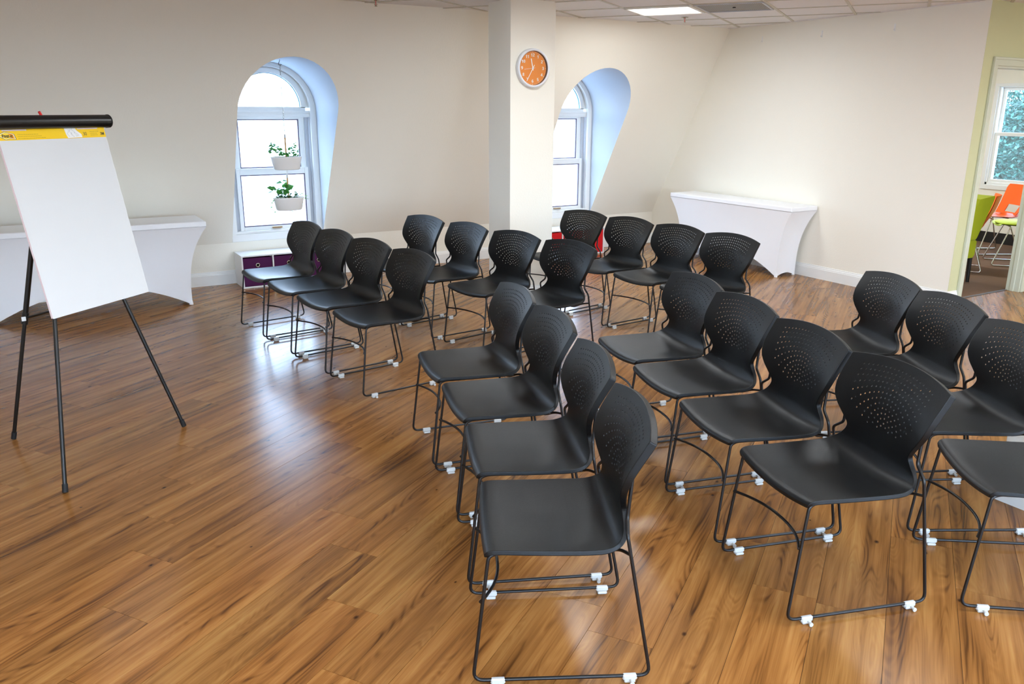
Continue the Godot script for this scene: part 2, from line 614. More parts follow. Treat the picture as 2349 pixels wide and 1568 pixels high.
	# columns
	for c in [["column", 3.602, 4.044, -6.488, -6.112], ["column_001", 3.565, 3.99, -1.746, -1.37]]:
		var col := structure(c[0], "cream boxed column with an orange wall clock on its face" if c[0] == "column" else "cream boxed column at the right edge beside the nearest back-row chair", "column")
		s = begin()
		cbox(s, Vector3((c[1] + c[2]) * 0.5, HC * 0.5 + 0.02, (c[3] + c[4]) * 0.5), Vector3(c[2] - c[1], HC + 0.04, c[4] - c[3]), 0.003)
		part("shaft", s, M.wall, col)
		var b := begin()
		baseboard(b, [Vector2(c[1], c[3]), Vector2(c[1], c[4]), Vector2(c[2], c[4]), Vector2(c[2], c[3]), Vector2(c[1], c[3])], 1.0)
		part("baseboard", b, M.trim, col)
	# baseboards
	s = begin()
	baseboard(s, [Vector2(-3.2, ZK), Vector2(6.957, ZK)], 1.0)
	struct("baseboard_back", s, M.trim)
	s = begin()
	baseboard(s, [Vector2(6.957, ZK), Vector2(6.9066, -4.09), Vector2(7.035, -4.09)], 1.0)
	baseboard(s, [Vector2(8.16, -4.09), Vector2(9.8, -4.09)], 1.0)
	struct("baseboard_right", s, M.trim)

func baseboard(s: SurfaceTool, path: Array, side: float) -> void:
	# profile: (distance from the wall, height)
	var prof := [Vector2(0.016, 0.0), Vector2(0.016, 0.098), Vector2(0.013, 0.103), Vector2(0.012, 0.112), Vector2(0.007, 0.120), Vector2(0.006, 0.129), Vector2(0.0, 0.132)]
	var n := path.size()
	var rows := []
	for i in n:
		var d0: Vector2 = (path[i] - path[i - 1]).normalized() if i > 0 else (path[1] - path[0]).normalized()
		var d1: Vector2 = (path[i + 1] - path[i]).normalized() if i < n - 1 else d0
		if path[0] == path[n - 1] and (i == 0 or i == n - 1):
			d0 = (path[n - 1] - path[n - 2]).normalized()
			d1 = (path[1] - path[0]).normalized()
		var n0 := Vector2(-d0.y, d0.x) * side
		var n1 := Vector2(-d1.y, d1.x) * side
		var m := (n0 + n1).normalized()
		m /= maxf(m.dot(n0), 0.3)
		var row := []
		for p in prof:
			row.append(Vector3(path[i].x + m.x * p.x, p.y, path[i].y + m.y * p.x))
		rows.append(row)
	s.set_smooth_group(-1)
	for i in n - 1:
		var d: Vector2 = (path[i + 1] - path[i]).normalized()
		var nn := Vector3(-d.y, 0, d.x) * side
		for k in prof.size() - 1:
			quad_out(s, rows[i][k], rows[i + 1][k], rows[i + 1][k + 1], rows[i][k + 1], nn + Vector3.UP * 0.6)

func build_window(n: int, xc: float) -> void:
	var w := structure("window_%d" % n, ["white arched dormer window with the hanging planter in it", "white arched dormer window half hidden behind the column"][n - 1], "window")
	w.position = Vector3(xc, 0, ZK)
	var y_base := 0.405
	# casing: flat ring round the opening
	var s := begin()
	var outer := arch(0.0, WIN_R, y_base, SPRING - 0.01)
	var inner := arch(0.0, 0.398, y_base + 0.09, SPRING - 0.0)
	for i in outer.size() - 1:
		var a: Vector2 = outer[i]
		var b: Vector2 = outer[i + 1]
		var c: Vector2 = inner[i + 1]
		var d: Vector2 = inner[i]
		quad_out(s, Vector3(a.x, a.y, 0.012), Vector3(b.x, b.y, 0.012), Vector3(c.x, c.y, 0.012), Vector3(d.x, d.y, 0.012), Vector3(0, 0, 1))
		quad_out(s, Vector3(c.x, c.y, 0.012), Vector3(d.x, d.y, 0.012), Vector3(d.x, d.y, -0.12), Vector3(c.x, c.y, -0.12), Vector3(0, 1.2, 0) - Vector3((c.x + d.x) * 0.5, minf((c.y + d.y) * 0.5, 1.9), 0))
	box2(s, Vector3(-WIN_R, y_base, -0.12), Vector3(WIN_R, y_base + 0.07, 0.014), 0.003)
	part("casing", s, M.trim, w)
	s = begin()
	box2(s, Vector3(-WIN_R + 0.004, y_base + 0.07, -0.1), Vector3(WIN_R - 0.004, y_base + 0.095, 0.004), 0.003)
	part("sill", s, M.trim, w)
	# arched light
	s = begin()
	var c0 := Vector2(0, 1.667)
	prism(s, ring_sector(0.322, 0.365, 0.0, PI, 28, c0), 0.05, Transform3D(Basis(), Vector3(0, 0, -0.085)))
	prism(s, ring_sector(0.36, 0.40, 0.0, PI, 28, c0), 0.03, Transform3D(Basis(), Vector3(0, 0, -0.085)))
	box2(s, Vector3(-0.365, 1.632, -0.085), Vector3(0.365, 1.676, -0.035), 0.002)
	part("arch_frame", s, M.trim, w)
	s = begin()
	prism(s, ring_sector(0.316, 0.3235, 0.03, PI - 0.03, 28, c0), 0.012, Transform3D(Basis(), Vector3(0, 0, -0.07)))
	part("arch_bead", s, mat(Color8(60, 140, 170), 0.5), w)
	s = begin()
	var half := PackedVector2Array()
	for k in 29: half.append(c0 + Vector2(cos(PI * k / 28.0), sin(PI * k / 28.0)) * 0.325)
	prism(s, half, 0.004, Transform3D(Basis(), Vector3(0, 0, -0.066)))
	part("arch_pane", s, M.glass, w)
	# mullion between arch and sashes
	s = begin()
	box2(s, Vector3(-0.396, 1.590, -0.11), Vector3(0.396, 1.634, -0.02), 0.004)
	box2(s, Vector3(-0.40, 1.577, -0.11), Vector3(0.40, 1.592, -0.03), 0.002)
	box2(s, Vector3(-0.396, 1.618, -0.03), Vector3(0.396, 1.640, -0.014), 0.003)
	part("mullion", s, M.trim, w)
	# jamb liners
	for sx in [-1.0, 1.0]:
		s = begin()
		box2(s, Vector3(sx * 0.352, 0.5, -0.12), Vector3(sx * 0.40, 1.58, -0.055), 0.002)
		box2(s, Vector3(sx * 0.385, 0.5, -0.06), Vector3(sx * 0.40, 1.58, -0.02), 0.002)
		part("jamb_liner", s, M.trim_gray, w)
	# sashes: [y0, y1, glass y0, glass y1, half width, glass half width, z]
	for d in [["lower_sash", 0.5, 1.098, 0.535, 1.038, 0.353, 0.318, -0.062], ["upper_sash", 1.04, 1.578, 1.098, 1.56, 0.353, 0.298, -0.104]]:
		s = begin()
		var z: float = d[7]
		box2(s, Vector3(-d[5], d[1], z), Vector3(-d[6], d[2], z + 0.034), 0.003)
		box2(s, Vector3(d[6], d[1], z), Vector3(d[5], d[2], z + 0.034), 0.003)
		box2(s, Vector3(-d[6], d[1], z), Vector3(d[6], d[3], z + 0.034), 0.003)
		box2(s, Vector3(-d[6], d[4], z), Vector3(d[6], d[2], z + 0.034), 0.003)
		var sash := part(d[0], s, M.trim, w)
		s = begin()
		var g := 0.011
		box2(s, Vector3(-d[6] - 0.001, d[3] - 0.001, z + 0.005), Vector3(-d[6] + g, d[4] + 0.001, z + 0.026))
		box2(s, Vector3(d[6] - g, d[3] - 0.001, z + 0.005), Vector3(d[6] + 0.001, d[4] + 0.001, z + 0.026))
		box2(s, Vector3(-d[6] + g, d[3] - 0.001, z + 0.005), Vector3(d[6] - g, d[3] + g, z + 0.026))
		box2(s, Vector3(-d[6] + g, d[4] - g, z + 0.005), Vector3(d[6] - g, d[4] + 0.001, z + 0.026))
		part("glazing_gasket", s, M.gasket, sash)
		s = begin()
		box2(s, Vector3(-d[6], d[3], z + 0.012), Vector3(d[6], d[4], z + 0.016))
		part("pane", s, M.glass, sash)
		if d[0] == "lower_sash":
			s = begin()
			cbox(s, Vector3(0.0, 0.520, z + 0.046), Vector3(0.10, 0.014, 0.026), 0.005)
			part("sash_lift", s, M.brass, sash)

func build_ceiling() -> void:
	var c := structure("ceiling")
	c.rotation.y = TH
	var room := PackedVector2Array()
	var inv := Basis(Vector3.UP, TH).inverse()
	for p in [Vector2(-3.2, ZC - 0.01), Vector2(6.943, ZC - 0.01), Vector2(6.9066, -4.09), Vector2(9.8, -4.09), Vector2(9.8, 2.6), Vector2(-3.2, 2.6)]:
		var v: Vector3 = inv * Vector3(p.x, 0, p.y)
		room.append(Vector2(v.x, v.z))
	var s := begin()
	var poly := []
	for p in room: poly.append(p)
	upright(s, poly, HC + 0.05, HC + 0.15)
	part("deck", s, M.grid, c)
	# tees
	s = begin()
	for i in range(-22, 24):
		for way in 2:
			var a: Vector2
			var b: Vector2
			var hw := 0.012 if way == 0 else 0.011
			if way == 0:
				var z := -3.0685 + i * GRID
				a = Vector2(-16, z - hw); b = Vector2(16, z + hw)
			else:
				var x := 6.756 + (i - 6) * GRID
				a = Vector2(x - hw, -16); b = Vector2(x + hw, 16)
			for piece in Geometry2D.intersect_polygons(rect_poly(a, b), room):
				var pts := []
				for p in piece: pts.append(p)
				upright(s, pts, HC - (0.0 if way == 0 else 0.0006), HC + 0.03)
	part("grid_tees", s, M.grid, c)
	# tiles
	for i in range(-22, 24):
		for j in range(-26, 22):
			var x0 := 6.756 + j * GRID + 0.0125
			var z0 := -3.0685 + i * GRID + 0.0125
			var kind := lamp_kind(i, j)
			if kind != "": continue
			var cut := Geometry2D.intersect_polygons(rect_poly(Vector2(x0, z0), Vector2(x0 + GRID - 0.025, z0 + GRID - 0.025)), room)
			for piece in cut:
				s = begin()
				var pts := []
				for p in piece: pts.append(p)
				upright(s, pts, HC + 0.005, HC + 0.02)
				part("ceiling_tile", s, M.tile, c)
	# lamps and the vent
	for i in range(-22, 24):
		for j in range(-26, 22):
			var kind := lamp_kind(i, j)
			if kind == "": continue
			var mid := Vector3(6.756 + (j + 0.5) * GRID, HC, -3.0685 + (i + 0.5) * GRID)
			var at := Basis(Vector3.UP, TH) * mid
			if kind == "lamp": ceiling_lamp(at, i == 1 and j == 1)
			else: ceiling_vent(at)

func lamp_kind(i: int, j: int) -> String:
	if i == 2 and j == 1: return "vent"
	if posmod(i - 1, 4) != 0 or posmod(j - 1, 4) != 0: return ""
	var mid := Basis(Vector3.UP, TH) * Vector3(6.756 + (j + 0.5) * GRID, 0, -3.0685 + (i + 0.5) * GRID)
	if mid.x < -2.8 or mid.x > 9.4 or mid.z > 2.2: return ""
	if mid.z < -6.45 or (mid.x > 6.3 and mid.z < -3.6) or (mid.x < 1.5 and mid.z < -3.0): return ""
	return "lamp"

func ceiling_lamp(at: Vector3, shown: bool) -> void:
	var o := thing("ceiling_light", "lit square white ceiling light panel beside the grey vent" if shown else "lit square ceiling light panel above the seating, out of the photo's frame", "ceiling light", at, TH, "" if shown else "ceiling panels overhead")
	var s := begin()
	var h := 0.292
	for k in 4:
		var xf := Transform3D(Basis(Vector3.UP, k * PI / 2), Vector3.ZERO)
		cbox(s, Vector3(0, -0.001, h - 0.011), Vector3(h * 2, 0.02, 0.022), 0.003, xf)
	cbox(s, Vector3(0, 0.04, 0), Vector3(h * 2, 0.02, h * 2))
	part("frame", s, M.trim, o)
	s = begin()
	cbox(s, Vector3(0, 0.001, 0), Vector3(0.54, 0.006, 0.54), 0.001)
	part("diffuser", s, M.lamp, o)
	var l := AreaLight3D.new()
	l.name = "ceiling_lamp_light"
	l.area_size = Vector2(0.54, 0.54)
	l.light_energy = LAMP_ENERGY
	l.light_color = Color(0.955, 0.98, 1.0)
	l.area_range = 30.0
	l.area_attenuation = 2.0
	l.shadow_enabled = true
	l.position = Vector3(0, -0.012, 0)
	l.rotation = Vector3(-PI / 2, 0, 0)
	o.add_child(l, true)

const LAMP_ENERGY := 2.6

func ceiling_vent(at: Vector3) -> void:
	var o := thing("air_vent", "grey perforated square air return panel beside the lit ceiling panel", "vent", at, TH)
	var s := begin()
	var h := 0.29
	for k in 4:
		cbox(s, Vector3(0, -0.002, h - 0.008), Vector3(h * 2, 0.012, 0.016), 0.002, Transform3D(Basis(Vector3.UP, k * PI / 2), Vector3.ZERO))
	part("frame", s, M.vent_frame if M.has("vent_frame") else M.trim_gray, o)
	s = begin()
	for q in [[Vector3(-0.28, 0.0, -0.28), Vector2(0, 0)], [Vector3(0.28, 0.0, -0.28), Vector2(1, 0)], [Vector3(0.28, 0.0, 0.28), Vector2(1, 1)], [Vector3(-0.28, 0.0, -0.28), Vector2(0, 0)], [Vector3(0.28, 0.0, 0.28), Vector2(1, 1)], [Vector3(-0.28, 0.0, 0.28), Vector2(0, 1)]]:
		s.set_uv(q[1])
		s.add_vertex(q[0])
	part("perforated_panel", s, M.vent, o)
	s = begin()
	cbox(s, Vector3(0, 0.012, 0), Vector3(0.57, 0.02, 0.57))
	part("backing", s, M.trim_gray, o)
	s = begin()
	tube(s, [Vector3(0, 0.0, 0), Vector3(0, -0.008, 0)], 0.014, 10)
	part("screw", s, M.black_metal, o)

func sprinkler(at: Vector3, label: String) -> void:
	var o := thing("fire_sprinkler", label, "sprinkler", at)
	var s := begin()
	lathe(s, [Vector2(0.0, 0.0), Vector2(0.033, 0.0), Vector2(0.03, -0.006), Vector2(0.012, -0.008), Vector2(0.0, -0.008)], 18)
	part("escutcheon", s, M.steel, o)
	s = begin()
	for sx in [-1.0, 1.0]:
		tube(s, rounded([Vector3(sx * 0.008, -0.006, 0), Vector3(sx * 0.013, -0.02, 0), Vector3(sx * 0.012, -0.036, 0), Vector3(0, -0.046, 0)], 0.006, 3), 0.0025, 6)
	part("yoke", s, M.steel, o)
	s = begin()
	tube(s, [Vector3(0, -0.008, 0), Vector3(0, -0.04, 0)], 0.0028, 8)
	part("bulb", s, M.red_plastic, o)
	s = begin()
	lathe(s, [Vector2(0.0, -0.046), Vector2(0.014, -0.047), Vector2(0.014, -0.049), Vector2(0.0, -0.049)], 14)
	part("deflector", s, M.steel, o)

func build_door() -> void:
	var d := structure("door_1", "doorway with pale green casing into the carpeted room", "doorway")
	var s := begin()
	# casing: two stepped boards each side and over the head
	for q in [[7.036, 7.106], [8.085, 8.157]]:
		box2(s, Vector3(q[0], 0, -4.09), Vector3(q[1], 2.1, -4.074), 0.003)
		var e: float = q[0] if q[0] < 7.5 else q[1] - 0.022
		box2(s, Vector3(e, 0, -4.075), Vector3(e + 0.022, 2.079, -4.066), 0.003)
	box2(s, Vector3(7.036, 2.03, -4.09), Vector3(8.157, 2.1, -4.0735), 0.003)
	box2(s, Vector3(7.036, 2.078, -4.075), Vector3(8.157, 2.1, -4.066), 0.004)
	part("casing", s, mat(Color8(208, 212, 190), 0.4), d)
	s = begin()
	box2(s, Vector3(7.104, 0, -4.212), Vector3(7.12, 2.03, -4.088), 0.001)
	box2(s, Vector3(8.069, 0, -4.212), Vector3(8.087, 2.03, -4.088), 0.001)
	box2(s, Vector3(7.115, 2.014, -4.212), Vector3(8.075, 2.032, -4.088), 0.001)
	box2(s, Vector3(8.058, 0, -4.17), Vector3(8.07, 2.02, -4.135), 0.002)
	box2(s, Vector3(7.118, 0, -4.17), Vector3(7.126, 2.02, -4.135), 0.002)
	part("jamb", s, mat(Color8(212, 216, 198), 0.4), d)
	s = begin()
	box2(s, Vector3(7.12, -0.01, -4.222), Vector3(8.069, 0.005, -4.19), 0.003)
	part("threshold", s, mat(Color8(84, 72, 62), 0.6), d)
	s = begin()
	box2(s, Vector3(8.064, 0.94, -4.128), Vector3(8.0685, 1.0, -4.1), 0.001)
	part("strike_plate", s, M.steel, d)

# ---------------------------------------------------------------- the black chairs
# rows of: along the shell, edge (forward, height, half width), centre (forward, height)
const SHELL := [
	[0.0, 0.232, 0.4290, 0.2135, 0.2370, 0.4110], [1.0, 0.231, 0.4400, 0.2195, 0.2345, 0.4230], [2.0, 0.219, 0.4515, 0.2240, 0.2205, 0.4330],
	[3.0, 0.190, 0.4555, 0.2275, 0.1900, 0.4360], [4.0, 0.100, 0.4530, 0.2315, 0.1000, 0.4300], [5.0, 0.000, 0.4510, 0.2350, 0.0000, 0.4240],
	[6.0, -0.070, 0.4500, 0.2360, -0.0800, 0.4215], [7.0, -0.123, 0.4520, 0.2335, -0.1350, 0.4260], [8.0, -0.157, 0.4640, 0.2220, -0.1720, 0.4440],
	[9.0, -0.174, 0.4860, 0.1980, -0.1900, 0.4800], [10.0, -0.176, 0.5150, 0.1725, -0.1945, 0.5160], [11.0, -0.173, 0.5420, 0.1630, -0.1955, 0.5460],
	[12.0, -0.164, 0.5750, 0.1840, -0.1965, 0.5850], [13.0, -0.157, 0.6100, 0.2120, -0.1975, 0.6210], [14.0, -0.157, 0.6450, 0.2320, -0.2005, 0.6600],
	[15.0, -0.169, 0.6860, 0.2425, -0.2100, 0.7050], [16.0, -0.189, 0.7260, 0.2460, -0.2260, 0.7460], [17.0, -0.211, 0.7640, 0.2475, -0.2460, 0.7870],
	[18.0, -0.225, 0.7890, 0.2480, -0.2600, 0.8160],
]
const SPLIT := 9.0

func shell_row(t: float) -> Array:
	var n := SHELL.size()
	var i := clampi(int(floor(t)), 0, n - 2)
	var f := t - i
	var out := []
	for k in range(1, 6):
		var p1: float = SHELL[i][k]
		var p2: float = SHELL[i + 1][k]
		var p0: float = SHELL[i - 1][k] if i > 0 else 2.0 * p1 - p2
		var p3: float = SHELL[i + 2][k] if i + 2 < n else 2.0 * p2 - p1
		out.append(0.5 * (2.0 * p1 + (p2 - p0) * f + (2.0 * p0 - 5.0 * p1 + 4.0 * p2 - p3) * f * f + (3.0 * p1 - p0 - 3.0 * p2 + p3) * f * f * f))
	return out

func shell_pos(t: float, b: float) -> Vector3:
	var r := shell_row(t)
	var k := b * b
	return Vector3(lerpf(r[3], r[0], k), lerpf(r[4], r[1], k), b * r[2])

func shell_normal(t: float, b: float) -> Vector3:
	var e := 0.02
	var n := shell_pos(minf(t + e, 18.0), b) - shell_pos(maxf(t - e, 0.0), b)
	var m := shell_pos(t, b + e) - shell_pos(t, b - e)
	return n.cross(m).normalized()

class Soup:
	var v := PackedVector3Array()
	var n := PackedVector3Array()
	var i := PackedInt32Array()
	func add(p: Vector3, q: Vector3) -> int:
		v.append(p); n.append(q)
		return v.size() - 1
	func tri(a: int, b: int, c: int) -> void:          # clockwise as seen from where the normals point
		var out := n[a] + n[b] + n[c]
		if (v[c] - v[a]).cross(v[b] - v[a]).dot(out) < 0.0:
			i.append_array([a, c, b])
		else:
			i.append_array([a, b, c])
	func quad(a: int, b: int, c: int, d: int) -> void:
		tri(a, b, c); tri(a, c, d)
	func mesh(m: Material) -> ArrayMesh:
		var arr := []
		arr.resize(Mesh.ARRAY_MAX)
		arr[Mesh.ARRAY_VERTEX] = v
		arr[Mesh.ARRAY_NORMAL] = n
		arr[Mesh.ARRAY_INDEX] = i
		var am := ArrayMesh.new()
		am.add_surface_from_arrays(Mesh.PRIMITIVE_TRIANGLES, arr)
		am.surface_set_material(0, m)
		return am

func rim_depth(t: float) -> float:
	return lerpf(0.015, 0.024, clampf((t - 8.0) / 9.0, 0.0, 1.0))

func shell_rim(q: Soup, path: Array) -> void:           # path of [t, b]: the turned-down flange along the shell's edge
	var rows := []
	for k in path.size():
		var t: float = path[k][0]
		var b: float = path[k][1]
		var p := shell_pos(t, b)
		var nn := shell_normal(t, b)
		var k0 := maxi(k - 1, 0)
		var k1 := mini(k + 1, path.size() - 1)
		var along := (shell_pos(path[k1][0], path[k1][1]) - shell_pos(path[k0][0], path[k0][1])).normalized()
		var o := along.cross(nn).normalized()
		var inside := shell_pos(clampf(t, 1.0, 17.0), b * 0.8) - p
		if o.dot(inside) > 0.0: o = -o
		var d := rim_depth(t)
		rows.append([
			q.add(p, nn), q.add(p + o * 0.0022 - nn * 0.0008, (nn + o).normalized()), q.add(p + o * 0.003 - nn * 0.003, o),
			q.add(p + o * 0.003 - nn * (d - 0.003), o), q.add(p + o * 0.001 - nn * d, (o - nn).normalized()), q.add(p - o * 0.003 - nn * d, -nn),
			q.add(p - o * 0.003 - nn * d, -o), q.add(p - o * 0.003 - nn * 0.004, -o)])
	for k in rows.size() - 1:
		for e in [0, 1, 2, 3, 4, 6]:
			q.quad(rows[k][e], rows[k + 1][e], rows[k + 1][e + 1], rows[k][e + 1])

func seat_mesh() -> ArrayMesh:
	var q := Soup.new()
	var nt := 46
	var nb := 30
	for side in 2:
		var rows := []
		for i in nt + 1:
			var t := SPLIT * i / nt
			var row := []
			for j in nb + 1:
				var b := 2.0 * j / nb - 1.0
				var nn := shell_normal(t, b)
				row.append(q.add(shell_pos(t, b) - nn * (0.0045 if side else 0.0), -nn if side else nn))
			rows.append(row)
		for i in nt:
			for j in nb:
				q.quad(rows[i][j], rows[i + 1][j], rows[i + 1][j + 1], rows[i][j + 1])
	var path := []
	for k in 41: path.append([SPLIT * (1.0 - k / 40.0), -1.0])
	for k in range(1, 20): path.append([0.0, -1.0 + 2.0 * k / 20.0])
	for k in 41: path.append([SPLIT * k / 40.0, 1.0])
	shell_rim(q, path)
	return q.mesh(M.shell)

func back_mesh() -> ArrayMesh:
	# flat layout: x = sideways metres, y = metres along the centre line
	var nl := 180
	var len_ := [0.0]
	for i in range(1, nl + 1):
		var t0 := SPLIT + (18.0 - SPLIT) * (i - 1) / nl
		var t1 := SPLIT + (18.0 - SPLIT) * i / nl
		len_.append(len_[-1] + shell_pos(t0, 0).distance_to(shell_pos(t1, 0)))
	var total: float = len_[-1]
	var t_of := func(y: float) -> float:
		var i := clampi(len_.bsearch(y) - 1, 0, nl - 1)
		return SPLIT + (18.0 - SPLIT) * (i + clampf((y - len_[i]) / (len_[i + 1] - len_[i]), 0.0, 1.0)) / nl
	var pts := PackedVector2Array()
	var where := []                                   # [t, b]
	for k in 21:                                      # bottom and top edge
		var b := -1.0 + 2.0 * k / 20.0
		for e in [[SPLIT, 0.0], [18.0, total]]:
			pts.append(Vector2(b * shell_row(e[0])[2], e[1]))
			where.append([e[0], b])
	for k in range(1, 48):
		var y := total * k / 48.0
		var t: float = t_of.call(y)
		for sx in [-1.0, 1.0]:
			pts.append(Vector2(sx * shell_row(t)[2], y))
			where.append([t, sx])
	# the perforations: arcs about a focus low on the back
	var holes := []
	for j in 12:
		var apex := 0.118 + (total - 0.150) * j / 11.0
		var rad := 0.012 + 0.0190 * j * (1.0 + pow(j / 6.0, 3.0))
		var n := int(ceil(rad * 2.0 / 0.0195))
		for k in range(-n * 2, n * 2 + 1):
			var a := k * 0.0195 / rad
			if absf(a) > 2.2: continue
			var h := Vector2(sin(a) * rad, apex - rad * (1.0 - cos(a)))
			if h.y > total - 0.024 or absf(h.x) > 0.178 - 0.10 * clampf((0.15 - h.y) / 0.08, 0.0, 1.0): continue
			if h.y < 0.088 + 1.1 * h.x * h.x: continue
			var t: float = t_of.call(h.y)
			if absf(h.x) > shell_row(t)[2] - 0.045: continue
			var near := false
			for g in holes:
				if g.distance_to(h) < 0.0145: near = true
			if not near: holes.append(h)
	var hr := 0.0037
	var sides := 7
	var rings := []
	for h in holes:
		var ring := []
		for k in sides:
			var a := TAU * (k + 0.37) / sides
			var p: Vector2 = h + Vector2(cos(a), sin(a)) * (hr + 1e-5 * sin(k * 12.9 + h.x * 700.0))
			ring.append(pts.size())
			pts.append(p)
			var t: float = t_of.call(p.y)
			where.append([t, p.x / shell_row(t)[2]])
		rings.append(ring)
	var gx := 0.0155
	for r in int(total / gx):
		for c in range(-17, 18):
			var p := Vector2(c * gx + (0.5 * gx if r % 2 else 0.0) + 1e-4 * sin(r * 3.1 + c * 7.7), (r + 0.6) * gx)
			if p.y > total - 0.006: continue
			var t: float = t_of.call(p.y)
			var w: float = shell_row(t)[2]
			if absf(p.x) > w - 0.007: continue
			var ok := true
			for h in holes:
				if absf(h.x - p.x) < 0.0078 and absf(h.y - p.y) < 0.0078: ok = false
			if ok:
				pts.append(p)
				where.append([t, p.x / w])
	var tris := Geometry2D.triangulate_delaunay(pts)
	var q := Soup.new()
	var front := []
	var back := []
	for wv in where:
		var nn := shell_normal(wv[0], wv[1])
		var p := shell_pos(wv[0], wv[1])
		front.append(q.add(p, nn))
		back.append(q.add(p - nn * 0.0036, -nn))
	for i in range(0, tris.size(), 3):
		var a := tris[i]
		var b := tris[i + 1]
		var c := tris[i + 2]
		var m := (pts[a] + pts[b] + pts[c]) / 3.0
		if m.y < 0.0 or m.y > total: continue
		if absf(m.x) > shell_row(t_of.call(m.y))[2] + 1e-5: continue
		var inside := false
		for h in holes:
			if absf(h.y - m.y) < hr and h.distance_squared_to(m) < hr * hr * 0.7: inside = true
		if inside: continue
		q.tri(front[a], front[b], front[c])
		q.tri(back[a], back[b], back[c])
	for r in rings.size():
		for k in sides:
			var a: int = rings[r][k]
			var b: int = rings[r][(k + 1) % sides]
			var c := shell_pos(t_of.call(holes[r].y), holes[r].x / shell_row(t_of.call(holes[r].y))[2])
			var na := (c - q.v[front[a]]).normalized()
			var nb := (c - q.v[front[b]]).normalized()
			q.quad(q.add(q.v[front[a]], na), q.add(q.v[front[b]], nb), q.add(q.v[back[b]], nb), q.add(q.v[back[a]], na))
	var path := []
	for k in 61: path.append([lerpf(SPLIT, 18.0, k / 60.0), 1.0])
	for k in range(1, 24): path.append([18.0, 1.0 - 2.0 * k / 24.0])
	for k in 61: path.append([lerpf(18.0, SPLIT, k / 60.0), -1.0])
	shell_rim(q, path)
	return q.mesh(M.shell)

func make_chair() -> Node3D:
	var o := thing("stacking_chair", "black chair", "chair", Vector3.ZERO, 0.0, "black stacking chairs in rows")
	mesh_node("seat", seat_mesh(), o)
	mesh_node("backrest", back_mesh(), o)
	for sz in [-1.0, 1.0]:
		var s := begin()
		var line := [Vector3(-0.196, 0.665, 0.196 * sz), Vector3(-0.190, 0.60, 0.199 * sz), Vector3(-0.185, 0.53, 0.1995 * sz), Vector3(-0.178, 0.494, 0.247 * sz), Vector3(-0.268, 0.0205, 0.238 * sz), Vector3(0.268, 0.0205, 0.228 * sz), Vector3(0.2195, 0.427, 0.2125 * sz), Vector3(0.19, 0.434, 0.206 * sz), Vector3(-0.15, 0.426, 0.2 * sz)]
		tube(s, rounded(line, [0.0, 0.02, 0.012, 0.014, 0.034, 0.034, 0.016, 0.01, 0.0], 5), 0.0056, 8)
		part("side_frame", s, M.rod, o)
	var s := begin()
	var arc := []
	for k in 17:
		var f := k / 16.0 * 2.0 - 1.0
		arc.append(Vector3(0.182 + 0.062 * pow(absf(f), 2.3), 0.281, 0.217 * f))
	tube(s, arc, 0.0052, 8)
	part("front_stretcher", s, M.rod, o)
	s = begin()
	tube(s, rounded([Vector3(-0.189, 0.436, -0.245), Vector3(-0.17, 0.428, -0.2), Vector3(-0.14, 0.4, -0.15), Vector3(-0.14, 0.4, 0.15), Vector3(-0.17, 0.428, 0.2), Vector3(-0.189, 0.436, 0.245)], 0.03, 4), 0.0052, 8)
	part("rear_crossbar", s, M.rod, o)
	for sz in [-1.0, 1.0]:
		for x in [0.193, -0.206]:
			s = begin()
			var z: float = lerpf(0.238, 0.228, (x + 0.268) / 0.536) * sz
			cbox(s, Vector3(x, 0.0175, z), Vector3(0.044, 0.019, 0.016), 0.004)
			cbox(s, Vector3(x, 0.005, z - 0.003 * sz), Vector3(0.034, 0.010, 0.024), 0.003)
			if sz < 0.0:                                # the linking pin, on the sitter's left
				tube(s, [Vector3(x - 0.004, 0.010, z - 0.006), Vector3(x - 0.004, 0.008, z - 0.022)], 0.0045, 8)
				tube(s, [Vector3(x - 0.004, 0.008, z - 0.021), Vector3(x - 0.004, 0.008, z - 0.026)], 0.0075, 8)
			part("floor_glide", s, M.glide, o)
	return o

